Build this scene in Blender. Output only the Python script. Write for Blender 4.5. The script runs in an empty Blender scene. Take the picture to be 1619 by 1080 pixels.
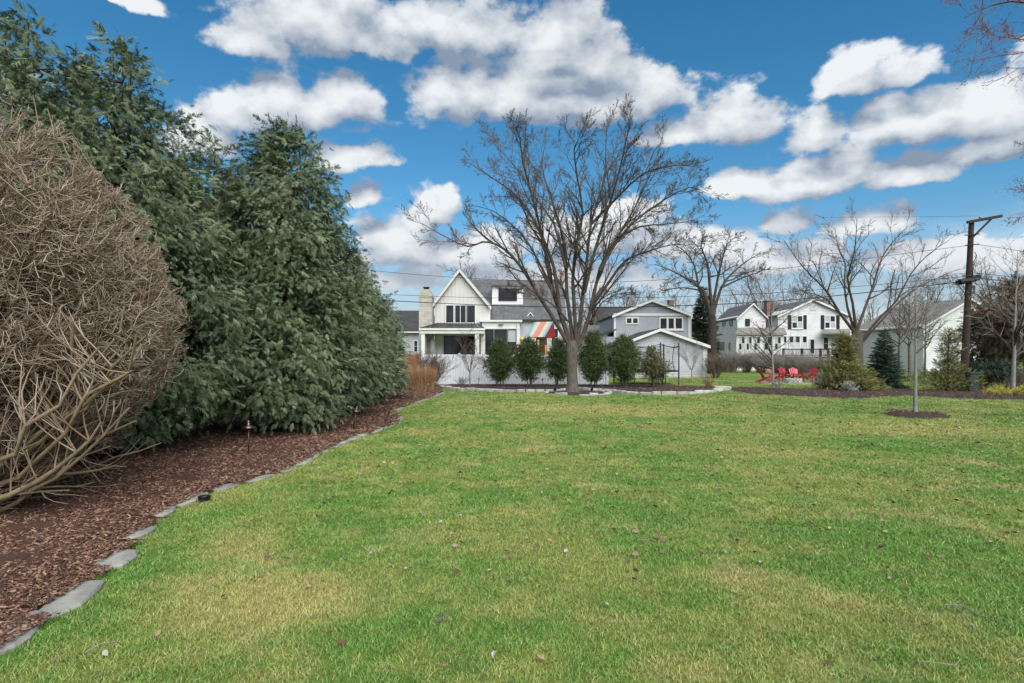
import bpy, math, random
import numpy as np
from mathutils import Vector, Matrix, Euler

random.seed(7)
rs = np.random.RandomState(11)
sc = bpy.context.scene
COL = sc.collection
R = math.radians

# ------------------------------------------------------------------ camera
EYE = 1.6; FPX = 900.0; CX = 809.5; HY = 565.0      # eye height, focal length in photo pixels, centre column, horizon row
cam_d = bpy.data.cameras.new('camera'); cam = bpy.data.objects.new('camera', cam_d); COL.objects.link(cam)
cam.location = (0, 0, EYE); cam.rotation_euler = (R(90), 0, 0)
cam_d.sensor_width = 36.0; cam_d.lens = FPX / 1619 * 36.0
cam_d.shift_y = (HY - 540) / 1619
cam_d.clip_start = 0.05; cam_d.clip_end = 6000
sc.camera = cam

# ------------------------------------------------------------------ colour management
sc.view_settings.view_transform = 'Standard'; sc.view_settings.look = 'None'
sc.view_settings.exposure = 0.7; sc.view_settings.gamma = 1.0

sc.cycles.max_bounces = 4; sc.cycles.diffuse_bounces = 2; sc.cycles.glossy_bounces = 2; sc.cycles.transparent_max_bounces = 8
# ------------------------------------------------------------------ sun and sky
SUN_EL, SUN_AZ = 46, 160          # degrees; azimuth clockwise from +Y (view direction): behind the camera, to the right
sun_d = bpy.data.lights.new('sun', 'SUN'); sun = bpy.data.objects.new('sun', sun_d); COL.objects.link(sun)
sun_d.energy = 2.9; sun_d.angle = R(64); sun_d.color = (1.0, 0.965, 0.92)
sdir = Vector((math.sin(R(SUN_AZ)) * math.cos(R(SUN_EL)), math.cos(R(SUN_AZ)) * math.cos(R(SUN_EL)), math.sin(R(SUN_EL))))
sun.rotation_euler = sdir.to_track_quat('Z', 'Y').to_euler()
sun.location = sdir * 60

world = bpy.data.worlds.new('World'); sc.world = world; world.use_nodes = True
wt = world.node_tree; wt.nodes.clear()

class NT:
    """small helper to write node trees as expressions"""
    def __init__(s, tree): s.t = tree
    def n(s, typ, **kw):
        nd = s.t.nodes.new(typ)
        for k, v in kw.items(): setattr(nd, k, v)
        return nd
    def put(s, sock, v):
        if v is None: return
        if hasattr(v, 'is_output') or isinstance(v, bpy.types.NodeSocket): s.t.links.new(v, sock)
        else: sock.default_value = v
    def m(s, op, a=None, b=None, c=None, clamp=False):
        nd = s.n('ShaderNodeMath', operation=op, use_clamp=clamp)
        for i, v in enumerate((a, b, c)): s.put(nd.inputs[i], v)
        return nd.outputs[0]
    def vm(s, op, a=None, b=None, out=0):
        nd = s.n('ShaderNodeVectorMath', operation=op)
        for i, v in enumerate((a, b)): s.put(nd.inputs[i], v)
        return nd.outputs[out]
    def noise(s, vec, scale, detail=3, rough=0.5, dist=0.0, out='Fac'):
        nd = s.n('ShaderNodeTexNoise')
        s.put(nd.inputs['Vector'], vec); nd.inputs['Scale'].default_value = scale
        nd.inputs['Detail'].default_value = detail; nd.inputs['Roughness'].default_value = rough
        nd.inputs['Distortion'].default_value = dist
        return nd.outputs[out]
    def mix(s, f, a, b, blend='MIX'):
        nd = s.n('ShaderNodeMix', data_type='RGBA', blend_type=blend)
        s.put(nd.inputs[0], f); s.put(nd.inputs[6], a); s.put(nd.inputs[7], b)
        return nd.outputs[2]
    def ramp(s, f, lo, hi, smooth=True):
        nd = s.n('ShaderNodeMapRange', interpolation_type='SMOOTHSTEP' if smooth else 'LINEAR')
        s.put(nd.inputs['Value'], f); s.put(nd.inputs['From Min'], lo); s.put(nd.inputs['From Max'], hi)
        return nd.outputs['Result']

def sky_dir(px, py):
    a = math.atan((px - CX) / FPX); e = math.atan((HY - py) / FPX * math.cos(a)); return a, e

# cumulus banks: azimuth/elevation centres given through the place they take in the photograph, with their half sizes
CLOUDS = [(400, 62, 62, 26), (530, 40, 170, 48), (730, 42, 140, 40), (870, 50, 62, 42), (900, 96, 110, 28), (715, 128, 82, 52), (830, 160, 210, 44), (990, 140, 110, 40),
          (1150, 185, 100, 46), (1060, 212, 70, 20), (550, 148, 66, 46), (470, 162, 120, 46), (375, 176, 60, 36), (310, 205, 70, 44), (560, 248, 64, 28), (572, 310, 26, 26),
          (1350, 128, 62, 34), (1430, 110, 60, 28), (1290, 205, 70, 36), (1430, 195, 120, 50), (1570, 168, 110, 56), (1680, 190, 110, 50), (1180, 286, 56, 22), (1290, 282, 120, 34),
          (1430, 275, 84, 28), (1560, 240, 86, 26), (1250, 345, 60, 26), (1360, 350, 80, 28), (690, 322, 46, 30), (640, 382, 95, 46), (750, 392, 110, 44), (960, 365, 150, 46),
          (1110, 378, 95, 36), (180, 2, 90, 14), (1210, 404, 140, 34), (1440, 396, 90, 30), (1570, 412, 120, 34), (560, 440, 180, 30), (870, 438, 180, 28), (150, 330, 150, 50), (60, 220, 90, 40), (1780, 320, 130, 40), (-90, 120, 140, 50)]

def cloud_group():
    g = bpy.data.node_groups.new('cloud_density', 'ShaderNodeTree')
    g.interface.new_socket('Dir', in_out='INPUT', socket_type='NodeSocketVector')
    g.interface.new_socket('Density', in_out='OUTPUT', socket_type='NodeSocketFloat')
    N = NT(g); gi = N.n('NodeGroupInput'); go = N.n('NodeGroupOutput')
    D = N.vm('NORMALIZE', gi.outputs[0])
    warp = N.noise(D, 7.0, 5, 0.55, out='Color')
    w = N.vm('SUBTRACT', warp, (0.5, 0.5, 0.5))
    nd = N.n('ShaderNodeVectorMath', operation='SCALE'); N.put(nd.inputs[0], w); nd.inputs['Scale'].default_value = 0.07
    Dw = N.vm('NORMALIZE', N.vm('ADD', D, nd.outputs[0]))
    sp = N.n('ShaderNodeSeparateXYZ'); N.put(sp.inputs[0], Dw); x, y, z = sp.outputs
    ae = N.n('ShaderNodeCombineXYZ'); N.put(ae.inputs[0], N.m('ARCTAN2', x, y)); N.put(ae.inputs[1], N.m('ARCSINE', z))
    best = None
    for (px, py, rx, ry) in CLOUDS:
        a, e = sky_dir(px, py + ry * 0.35)
        ra = rx / FPX * math.cos(a) ** 2; re = ry / FPX * math.cos(a) * 1.25
        ma = N.n('ShaderNodeVectorMath', operation='MULTIPLY_ADD'); N.put(ma.inputs[0], ae.outputs[0]); ma.inputs[1].default_value = (1 / ra, 1 / re, 0); ma.inputs[2].default_value = (-a / ra, -e / re, 0.45 if rx < 40 else 0)
        v = N.vm('LENGTH', N.vm('MAXIMUM', ma.outputs[0], N.vm('MULTIPLY', ma.outputs[0], (-1, -2.2, 1))), out=1)
        if best is None: best = v
        else:
            sm = N.n('ShaderNodeMath', operation='SMOOTH_MIN'); N.put(sm.inputs[0], best); N.put(sm.inputs[1], v); sm.inputs[2].default_value = 0.18
            best = sm.outputs[0]
    best = N.m('SUBTRACT', 1.0, best)
    best = N.m('MAXIMUM', best, -0.8)
    # everywhere else: the same broken cumulus deck from noise on a flat layer
    spd = N.n('ShaderNodeSeparateXYZ'); N.put(spd.inputs[0], D)
    zz = N.m('ADD', N.m('MAXIMUM', spd.outputs[2], 0.0), 0.12)
    cb = N.n('ShaderNodeCombineXYZ'); N.put(cb.inputs[0], N.m('DIVIDE', spd.outputs[0], zz)); N.put(cb.inputs[1], N.m('DIVIDE', spd.outputs[1], zz))
    deck = N.m('MULTIPLY_ADD', N.noise(cb.outputs[0], 1.3, 4, 0.5), 4.0, -1.75)
    azd = N.m('ARCTAN2', spd.outputs[0], spd.outputs[1])
    inv = N.m('MULTIPLY', N.ramp(N.m('ABSOLUTE', azd), 0.95, 0.78), N.ramp(spd.outputs[2], 0.62, 0.50))
    best = N.m('ADD', N.m('MULTIPLY', best, inv), N.m('MULTIPLY', deck, N.m('SUBTRACT', 1.0, inv)))
    fb = N.noise(N.vm('MULTIPLY', D, (1, 1, 1.5)), 17.0, 9, 0.55)
    fb2 = N.noise(D, 5.0, 3, 0.5)
    d = N.m('ADD', best, N.m('MULTIPLY_ADD', fb, 2.0, -1.0))
    d = N.m('ADD', d, N.m('MULTIPLY_ADD', fb2, 0.7, -0.35))
    N.put(go.inputs[0], d)
    return g

W = NT(wt)
tc = W.n('ShaderNodeTexCoord')
dirv = tc.outputs['Generated']
cg = cloud_group()
def dens(vec):
    nd = W.n('ShaderNodeGroup'); nd.node_tree = cg; W.put(nd.inputs[0], vec); return nd.outputs[0]
d0 = dens(dirv)
d1 = dens(W.vm('ADD', dirv, (-0.016, 0.0, 0.046)))
sky = W.n('ShaderNodeTexSky', sky_type='NISHITA', sun_disc=False)
sky.sun_elevation = R(SUN_EL); sky.sun_rotation = R(SUN_AZ); sky.altitude = 200
sky.air_density = 1.0; sky.dust_density = 0.35; sky.ozone_density = 2.2
hs = W.n('ShaderNodeHueSaturation'); W.put(hs.inputs['Color'], sky.outputs[0]); hs.inputs['Hue'].default_value = 0.488; hs.inputs['Saturation'].default_value = 1.34; hs.inputs['Value'].default_value = 0.92
cover = W.ramp(d0, -0.14, 0.24)
spz = W.n('ShaderNodeSeparateXYZ'); W.put(spz.inputs[0], dirv)
lit = W.m('MULTIPLY_ADD', W.m('SUBTRACT', d0, d1), 0.80, 0.37)
lit = W.m('SUBTRACT', lit, W.m('MULTIPLY', W.ramp(d0, 0.5, 1.3), 0.18))
lit = W.ramp(lit, 0.0, 1.0, False)
ccol = W.mix(lit, (1.75, 2.25, 3.0, 1), (5.9, 6.15, 6.35, 1))
hz = W.ramp(spz.outputs[2], 0.25, 0.04)           # distant cloud tops merge to a pale band low down
ccol = W.mix(W.m('MULTIPLY', hz, 0.6), ccol, (4.7, 5.0, 5.4, 1))
cover = W.m('MAXIMUM', cover, W.m('MULTIPLY', hz, 0.8))
bg = W.n('ShaderNodeBackground'); W.put(bg.inputs['Color'], W.mix(cover, hs.outputs[0], ccol)); bg.inputs['Strength'].default_value = 0.09
wo = W.n('ShaderNodeOutputWorld'); wt.links.new(bg.outputs[0], wo.inputs[0])
world.cycles.sampling_method = 'MANUAL'; world.cycles.sample_map_resolution = 512

# ------------------------------------------------------------------ helpers: photo pixel -> place
def wx(px, d): return (px - CX) / FPX * d
def wz(py, d): return EYE + (HY - py) / FPX * d
def P(px, py, d): return (wx(px, d), d, wz(py, d))
def G(px, py):
    d = EYE * FPX / (py - HY); return (wx(px, d), d, 0.0)

# ------------------------------------------------------------------ materials
MATS = {}
def mat(name, col, col2=None, scale=3.0, rough=0.8, bump=0.0, bscale=40.0, metal=0.0, spec=0.3, tint=None, obj_rand=0.0, world_pos=False, stretch=None, detail=4):
    """Principled material: two colours mixed by noise, optional fine bump, optional per-piece tint attribute"""
    m = bpy.data.materials.new(name); m.use_nodes = True; MATS[name] = m
    t = m.node_tree; N = NT(t); b = t.nodes['Principled BSDF']
    b.inputs['Roughness'].default_value = rough; b.inputs['Metallic'].default_value = metal
    b.inputs['Specular IOR Level'].default_value = spec
    if world_pos: vec = N.n('ShaderNodeNewGeometry').outputs['Position']
    else: vec = N.n('ShaderNodeTexCoord').outputs['Object']
    if stretch:
        vec = N.vm('MULTIPLY', vec, stretch)
    c = (*col, 1)
    out = None
    if col2 is not None:
        out = N.mix(N.ramp(N.noise(vec, scale, detail, 0.6), 0.32, 0.68), c, (*col2, 1))
    if tint is not None:                       # tint: a third colour reached through the 'tint' attribute of each piece
        at = N.n('ShaderNodeAttribute', attribute_name='tint')
        out = N.mix(at.outputs['Fac'], out if out is not None else c, (*tint, 1))
    if obj_rand > 0:
        oi = N.n('ShaderNodeObjectInfo')
        f = N.m('MULTIPLY_ADD', oi.outputs['Random'], obj_rand, 1 - obj_rand / 2)
        vs = N.n('ShaderNodeVectorMath', operation='SCALE'); N.put(vs.inputs[0], out if out is not None else c[:3]); N.put(vs.inputs['Scale'], f)
        out = vs.outputs[0]
    if out is None: b.inputs['Base Color'].default_value = c
    else: t.links.new(out, b.inputs['Base Color'])
    if bump > 0:
        bp = N.n('ShaderNodeBump'); bp.inputs['Strength'].default_value = bump; bp.inputs['Distance'].default_value = 0.02
        N.put(bp.inputs['Height'], N.noise(vec, bscale, 5, 0.6)); t.links.new(bp.outputs[0], b.inputs['Normal'])
    return m

def shingle_mat(name, c1, c2, rows=5.0):
    m = mat(name, c1, c2, 1.2, 0.9)
    t = m.node_tree; N = NT(t); b = t.nodes['Principled BSDF']
    vec = N.n('ShaderNodeTexCoord').outputs['Object']
    br = N.n('ShaderNodeTexBrick'); br.inputs['Scale'].default_value = 1.0
    br.inputs['Brick Width'].default_value = 0.35; br.inputs['Row Height'].default_value = 0.18; br.inputs['Mortar Size'].default_value = 0.012
    br.inputs['Color1'].default_value = (1, 1, 1, 1); br.inputs['Color2'].default_value = (0.72, 0.72, 0.72, 1); br.inputs['Mortar'].default_value = (0.5, 0.5, 0.5, 1)
    sp = N.n('ShaderNodeSeparateXYZ'); N.put(sp.inputs[0], vec)
    cb = N.n('ShaderNodeCombineXYZ'); N.put(cb.inputs[0], N.m('ADD', sp.outputs[0], sp.outputs[1])); N.put(cb.inputs[1], N.m('MULTIPLY', sp.outputs[2], 1.3))
    N.put(br.inputs['Vector'], cb.outputs[0])
    old = b.inputs['Base Color'].links[0].from_socket
    t.links.new(N.mix(1.0, old, br.outputs['Color'], 'MULTIPLY'), b.inputs['Base Color'])
    return m

def stone_wall_mat(name, c1, c2, mortar, w=0.45, h=0.2):
    m = mat(name, c1, None, 1.0, 0.9)
    t = m.node_tree; N = NT(t); b = t.nodes['Principled BSDF']
    vec = N.n('ShaderNodeTexCoord').outputs['Object']
    sp = N.n('ShaderNodeSeparateXYZ'); N.put(sp.inputs[0], vec)
    cb = N.n('ShaderNodeCombineXYZ'); N.put(cb.inputs[0], N.m('ADD', sp.outputs[0], sp.outputs[1])); N.put(cb.inputs[1], sp.outputs[2])
    br = N.n('ShaderNodeTexBrick'); N.put(br.inputs['Vector'], cb.outputs[0]); br.inputs['Scale'].default_value = 1.0
    br.inputs['Brick Width'].default_value = w; br.inputs['Row Height'].default_value = h; br.inputs['Mortar Size'].default_value = 0.018
    br.inputs['Color1'].default_value = (*c1, 1); br.inputs['Color2'].default_value = (*c2, 1); br.inputs['Mortar'].default_value = (*mortar, 1)
    t.links.new(N.mix(0.35, br.outputs['Color'], N.noise(vec, 6.0, 4, out='Color'), 'SOFT_LIGHT'), b.inputs['Base Color'])
    bp = N.n('ShaderNodeBump'); bp.inputs['Strength'].default_value = 0.6; bp.inputs['Distance'].default_value = 0.03; bp.invert = True
    N.put(bp.inputs['Height'], br.outputs['Fac']); t.links.new(bp.outputs[0], b.inputs['Normal'])
    return m

mat('white_paint', (0.72, 0.72, 0.71), (0.64, 0.64, 0.63), 0.8, 0.55)
mat('warm_white', (0.64, 0.63, 0.60), (0.58, 0.57, 0.55), 0.9, 0.6)
mat('vinyl', (0.80, 0.82, 0.85), (0.74, 0.76, 0.80), 0.7, 0.4)
mat('white_siding', (0.70, 0.71, 0.71), (0.60, 0.61, 0.61), 1.3, 0.6)
mat('grey_siding', (0.36, 0.38, 0.42), (0.31, 0.33, 0.37), 1.1, 0.65)
mat('pale_grey_siding', (0.50, 0.51, 0.54), (0.43, 0.44, 0.47), 1.1, 0.65)
shingle_mat('grey_shingle', (0.17, 0.17, 0.175), (0.12, 0.12, 0.125))
shingle_mat('dark_shingle', (0.075, 0.075, 0.08), (0.055, 0.055, 0.06))
shingle_mat('brown_shingle', (0.31, 0.295, 0.27), (0.24, 0.23, 0.21))
mat('metal_roof', (0.12, 0.125, 0.13), (0.10, 0.105, 0.11), 2, 0.4, metal=0.6)
stone_wall_mat('pale_stone', (0.52, 0.49, 0.43), (0.38, 0.36, 0.32), (0.42, 0.40, 0.37), 0.5, 0.22)
mat('limestone', (0.50, 0.46, 0.38), (0.40, 0.37, 0.31), 2.5, 0.9)
stone_wall_mat('red_brick', (0.24, 0.085, 0.05), (0.17, 0.065, 0.045), (0.25, 0.22, 0.19), 0.22, 0.075)
mat('clay', (0.45, 0.17, 0.08), None, rough=0.8)
mat('glass', (0.016, 0.019, 0.022), (0.03, 0.034, 0.038), 0.6, 0.04, spec=0.4)
mat('blind', (0.42, 0.45, 0.47), (0.36, 0.39, 0.41), 2, 0.5)
mat('curtain', (0.55, 0.58, 0.62), (0.48, 0.5, 0.54), 3, 0.8)
mat('black_frame', (0.018, 0.018, 0.02), None, rough=0.45)
mat('black_metal', (0.02, 0.02, 0.022), None, rough=0.4, metal=0.5)
mat('bronze', (0.16, 0.11, 0.075), (0.08, 0.06, 0.045), 30, 0.42, metal=0.85)
mat('copper', (0.24, 0.17, 0.13), (0.15, 0.11, 0.085), 25, 0.38, metal=0.9)
mat('cedar', (0.30, 0.135, 0.055), (0.22, 0.10, 0.045), 4, 0.8, obj_rand=0.3, stretch=(6, 6, 1))
mat('red_cedar', (0.23, 0.062, 0.022), (0.16, 0.045, 0.018), 4, 0.75, stretch=(5, 5, 1))
mat('deck_brown', (0.035, 0.025, 0.02), None, rough=0.8)
mat('pole_wood', (0.062, 0.043, 0.032), (0.034, 0.026, 0.022), 7, 0.92, 0.5, 60, stretch=(5, 5, 0.5))
mat('cable', (0.012, 0.012, 0.013), None, rough=0.6)
mat('pvc_grey', (0.30, 0.31, 0.31), None, rough=0.6)
mat('box_green', (0.05, 0.085, 0.08), (0.04, 0.07, 0.065), 3, 0.55)
mat('chair_red', (0.38, 0.032, 0.045), (0.30, 0.026, 0.036), 4, 0.55)
mat('chair_pink', (0.60, 0.13, 0.18), (0.50, 0.10, 0.15), 4, 0.55)
mat('pad_blue', (0.035, 0.05, 0.09), None, rough=0.6)
mat('tarp_blue', (0.20, 0.33, 0.50), None, rough=0.6); mat('tarp_green', (0.40, 0.50, 0.34), None, rough=0.6)
mat('tarp_yellow', (0.58, 0.52, 0.30), None, rough=0.6); mat('tarp_pink', (0.54, 0.24, 0.28), None, rough=0.6)
mat('tarp_orange', (0.54, 0.24, 0.12), None, rough=0.6); mat('tarp_red', (0.42, 0.03, 0.02), None, rough=0.6)
mat('play_yellow', (0.75, 0.50, 0.05), None, rough=0.5)
mat('flagstone', (0.33, 0.325, 0.29), (0.22, 0.225, 0.20), 5, 0.9, 0.5, 45, obj_rand=0.35)
mat('border_stone', (0.52, 0.50, 0.47), (0.36, 0.35, 0.33), 5, 0.9, 0.5, 30, obj_rand=0.4)
mat('paver', (0.42, 0.41, 0.39), (0.30, 0.30, 0.29), 4, 0.9, obj_rand=0.3)
mat('mulch', (0.105, 0.048, 0.032), (0.055, 0.030, 0.022), 9, 0.95, 0.8, 60, world_pos=True)
mat('mulch_far', (0.075, 0.046, 0.038), (0.045, 0.030, 0.026), 5, 0.95, 0.8, 40, world_pos=True)
mat('bark_grey', (0.165, 0.145, 0.12), (0.085, 0.073, 0.060), 5, 0.95, 0.9, 26, stretch=(4, 4, 0.7))
mat('bark_limb', (0.098, 0.082, 0.066), (0.058, 0.048, 0.040), 4, 0.95, 0.6, 22)
mat('bark_dark', (0.060, 0.047, 0.038), (0.036, 0.029, 0.024), 4, 0.95, 0.4, 20)
mat('bark_pale', (0.29, 0.275, 0.26), (0.21, 0.20, 0.19), 6, 0.9, 0.3, 30)
mat('twig_dark', (0.088, 0.070, 0.056), None, tint=(0.17, 0.14, 0.115), rough=0.95)
mat('twig_brown', (0.135, 0.095, 0.075), None, tint=(0.20, 0.16, 0.14), rough=0.95)
mat('twig_pale', (0.24, 0.205, 0.18), None, tint=(0.34, 0.31, 0.29), rough=0.95)
mat('twig_red', (0.16, 0.075, 0.06), None, tint=(0.26, 0.12, 0.10), rough=0.95)
mat('bud_red', (0.22, 0.07, 0.05), None, tint=(0.32, 0.14, 0.10), rough=0.9)
mat('shrub_stem', (0.29, 0.225, 0.135), (0.19, 0.15, 0.10), 8, 0.9, 0.3, 50)
mat('shrub_twig', (0.195, 0.120, 0.072), None, tint=(0.47, 0.40, 0.315), rough=0.9)
mat('dry_grass', (0.26, 0.13, 0.055), None, tint=(0.52, 0.36, 0.20), rough=0.9)

def foliage_mat(name, a, b, c, rough=0.6, scale=2.2):
    m = mat(name, a, b, scale, rough, spec=0.25, tint=c, world_pos=True)
    return m
foliage_mat('arbor_leaf', (0.058, 0.092, 0.045), (0.084, 0.116, 0.048), (0.215, 0.262, 0.155))
foliage_mat('hedge_leaf', (0.046, 0.086, 0.030), (0.062, 0.106, 0.036), (0.15, 0.19, 0.06))
foliage_mat('olive_leaf', (0.075, 0.085, 0.03), (0.10, 0.11, 0.035), (0.17, 0.165, 0.06))
foliage_mat('spruce_leaf', (0.026, 0.056, 0.042), (0.036, 0.066, 0.046), (0.075, 0.120, 0.095))
foliage_mat('dark_conifer', (0.030, 0.048, 0.030), (0.04, 0.056, 0.034), (0.07, 0.09, 0.05))
foliage_mat('juniper_leaf', (0.135, 0.155, 0.045), (0.17, 0.175, 0.055), (0.31, 0.30, 0.12))
foliage_mat('brown_cedar', (0.13, 0.078, 0.052), (0.11, 0.085, 0.052), (0.20, 0.14, 0.09))
foliage_mat('yellow_leaf', (0.40, 0.34, 0.05), (0.33, 0.30, 0.06), (0.5, 0.44, 0.1))
foliage_mat('grey_leaf', (0.26, 0.27, 0.22), (0.2, 0.22, 0.17), (0.5, 0.5, 0.45))
# ------------------------------------------------------------------ objects, tags, mesh building
ORG = {}
def tag(o, label=None, cat=None, group=None, kind=None):
    if label: o['label'] = label
    if cat: o['category'] = cat
    if group: o['group'] = group
    if kind: o['kind'] = kind
    return o
def thing(name, label, cat, loc=(0, 0, 0), rz=0.0, group=None):
    o = bpy.data.objects.new(name, None); COL.objects.link(o); o.empty_display_size = 0.2
    o.location = loc; o.rotation_euler = (0, 0, rz); ORG[o.name] = Vector(loc)
    return tag(o, label, cat, group)
def link(name, me, parent=None):
    o = bpy.data.objects.new(name, me); COL.objects.link(o)
    if parent is not None: o.parent = parent; ORG[o.name] = ORG.get(parent.name, Vector((0, 0, 0)))
    return o
def copy_tree(o, parent=None):
    c = o.copy(); COL.objects.link(c)
    if parent is not None: c.parent = parent
    for ch in [k for k in bpy.data.objects if k.parent == o]: copy_tree(ch, c)
    return c
def np_mesh(name, V, F, material, tint=None, smooth=False):
    """mesh from numpy arrays; F is (n,3) or (n,4)"""
    V = np.asarray(V, np.float32); F = np.asarray(F, np.int32)
    me = bpy.data.meshes.new(name); k = F.shape[1]; n = len(F)
    me.vertices.add(len(V)); me.vertices.foreach_set('co', V.ravel())
    me.loops.add(n * k); me.loops.foreach_set('vertex_index', F.ravel())
    me.polygons.add(n); me.polygons.foreach_set('loop_start', np.arange(0, n * k, k, dtype=np.int32))
    me.polygons.foreach_set('loop_total', np.full(n, k, np.int32))
    if smooth: me.polygons.foreach_set('use_smooth', np.ones(n, bool))
    me.update(calc_edges=True)
    if tint is not None:
        at = me.attributes.new('tint', 'FLOAT', 'POINT'); at.data.foreach_set('value', np.asarray(tint, np.float32))
    if material: me.materials.append(MATS[material])
    return me

class MB:
    """collects boxes, prisms and tubes, built as one mesh object (coordinates of the place; made local to the parent)"""
    def __init__(s): s.v = []; s.f = []
    def add(s, vs, fs):
        o = len(s.v); s.v += [tuple(p) for p in vs]; s.f += [tuple(i + o for i in f) for f in fs]; return s
    def box(s, x0, x1, y0, y1, z0, z1):
        return s.add([(x0, y0, z0), (x1, y0, z0), (x1, y1, z0), (x0, y1, z0), (x0, y0, z1), (x1, y0, z1), (x1, y1, z1), (x0, y1, z1)],
                     [(0, 3, 2, 1), (4, 5, 6, 7), (0, 1, 5, 4), (1, 2, 6, 5), (2, 3, 7, 6), (3, 0, 4, 7)])
    def prism(s, poly, vec):
        n = len(poly); a = [Vector(p) for p in poly]; vec = Vector(vec); b = [p + vec for p in a]
        fs = [tuple(range(n)), tuple(range(2 * n - 1, n - 1, -1))] + [(i, i + n, (i + 1) % n + n, (i + 1) % n) for i in range(n)]
        return s.add(a + b, fs)
    def slab(s, quad, th):
        q = [Vector(p) for p in quad]; nrm = (q[1] - q[0]).cross(q[3] - q[0]).normalized()
        if nrm.z < 0: nrm = -nrm
        return s.prism(q, -nrm * th)
    def bar(s, p0, p1, w, h):
        p0 = Vector(p0); p1 = Vector(p1); d = (p1 - p0).normalized()
        up = Vector((0, 0, 1)) if abs(d.z) < 0.95 else Vector((0, 1, 0))
        a = d.cross(up).normalized() * w / 2; b = a.cross(d).normalized() * h / 2
        return s.prism([p0 - a - b, p0 + a - b, p0 + a + b, p0 - a + b], p1 - p0)
    def cyl(s, p0, p1, r0, r1=None, k=8):
        r1 = r0 if r1 is None else r1
        p0 = Vector(p0); p1 = Vector(p1); d = (p1 - p0).normalized()
        up = Vector((0, 0, 1)) if abs(d.z) < 0.95 else Vector((1, 0, 0))
        a = d.cross(up).normalized(); b = d.cross(a)
        vs = [p0 + (a * math.cos(t) + b * math.sin(t)) * r0 for t in [i * 2 * math.pi / k for i in range(k)]] + \
             [p1 + (a * math.cos(t) + b * math.sin(t)) * r1 for t in [i * 2 * math.pi / k for i in range(k)]]
        fs = [(i, (i + 1) % k, (i + 1) % k + k, i + k) for i in range(k)] + [tuple(range(k - 1, -1, -1)), tuple(range(k, 2 * k))]
        return s.add(vs, fs)
    def path(s, pts, r, k=6):
        for a, b in zip(pts[:-1], pts[1:]): s.cyl(a, b, r, r, k)
        return s
    def lathe(s, c, prof, k=14):
        vs = []; fs = []
        for (r, z) in prof:
            for i in range(k):
                t = i * 2 * math.pi / k; vs.append((c[0] + r * math.cos(t), c[1] + r * math.sin(t), c[2] + z))
        for j in range(len(prof) - 1):
            for i in range(k): fs.append((j * k + i, j * k + (i + 1) % k, (j + 1) * k + (i + 1) % k, (j + 1) * k + i))
        fs.append(tuple(range(k - 1, -1, -1))); fs.append(tuple(range((len(prof) - 1) * k, len(prof) * k)))
        return s.add(vs, fs)
    def build(s, name, material, parent=None, bevel=0.0, smooth=False):
        off = ORG.get(parent.name, Vector((0, 0, 0))) if parent is not None else Vector((0, 0, 0))
        me = bpy.data.meshes.new(name); me.from_pydata([(p[0] - off.x, p[1] - off.y, p[2] - off.z) for p in s.v], [], s.f)
        me.materials.append(MATS[material])
        if smooth: me.polygons.foreach_set('use_smooth', [True] * len(me.polygons))
        me.update()
        o = link(name, me, parent)
        if bevel > 0:
            bv = o.modifiers.new('bevel', 'BEVEL'); bv.width = bevel; bv.segments = 2; bv.limit_method = 'ANGLE'
        return o
def based(o, loc):
    """move a one-mesh thing's origin to its base"""
    v = Vector(loc); o.data.transform(Matrix.Translation(-v)); o.location = v; ORG[o.name] = v; return o

class Tubes:
    """many tapering tubes, batched by number of points"""
    def __init__(s): s.b = {}
    def add(s, pts, rad, tint=0.5):
        s.b.setdefault(len(pts), []).append((pts, rad, tint))
    def build(s, name, material, parent=None, k=4, smooth=True):
        VV = []; FF = []; TT = []; off = 0
        for m, lst in s.b.items():
            Pn = np.array([q[0] for q in lst], float); Rn = np.array([q[1] for q in lst], float); B = len(lst)
            T = np.gradient(Pn, axis=1); T /= np.linalg.norm(T, axis=2, keepdims=True) + 1e-9
            tot = Pn[:, -1] - Pn[:, 0]; tot /= np.linalg.norm(tot, axis=1, keepdims=True) + 1e-9
            ref = np.where(np.abs(tot[:, 2:3]) < 0.8, np.array([[0, 0, 1.0]]), np.array([[1.0, 0.15, 0]]))[:, None, :]
            A = np.cross(T, np.broadcast_to(ref, T.shape)); A /= np.linalg.norm(A, axis=2, keepdims=True) + 1e-9
            Bv = np.cross(T, A)
            th = np.arange(k) * 2 * np.pi / k
            V = Pn[:, :, None, :] + Rn[:, :, None, None] * (A[:, :, None, :] * np.cos(th)[None, None, :, None] + Bv[:, :, None, :] * np.sin(th)[None, None, :, None])
            idx = np.arange(B * m * k).reshape(B, m, k) + off
            a = idx[:, :-1, :]; b = idx[:, 1:, :]
            F = np.stack([a, np.roll(a, -1, 2), np.roll(b, -1, 2), b], -1).reshape(-1, 4)
            VV.append(V.reshape(-1, 3)); FF.append(F); off += B * m * k
            TT.append(np.repeat(np.array([q[2] for q in lst]), m * k))
        if not VV: return None
        o0 = ORG.get(parent.name, Vector((0, 0, 0))) if parent is not None else Vector((0, 0, 0))
        return link(name, np_mesh(name, np.concatenate(VV) - np.array(o0)[None], np.concatenate(FF), material, np.concatenate(TT), smooth), parent)

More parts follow.
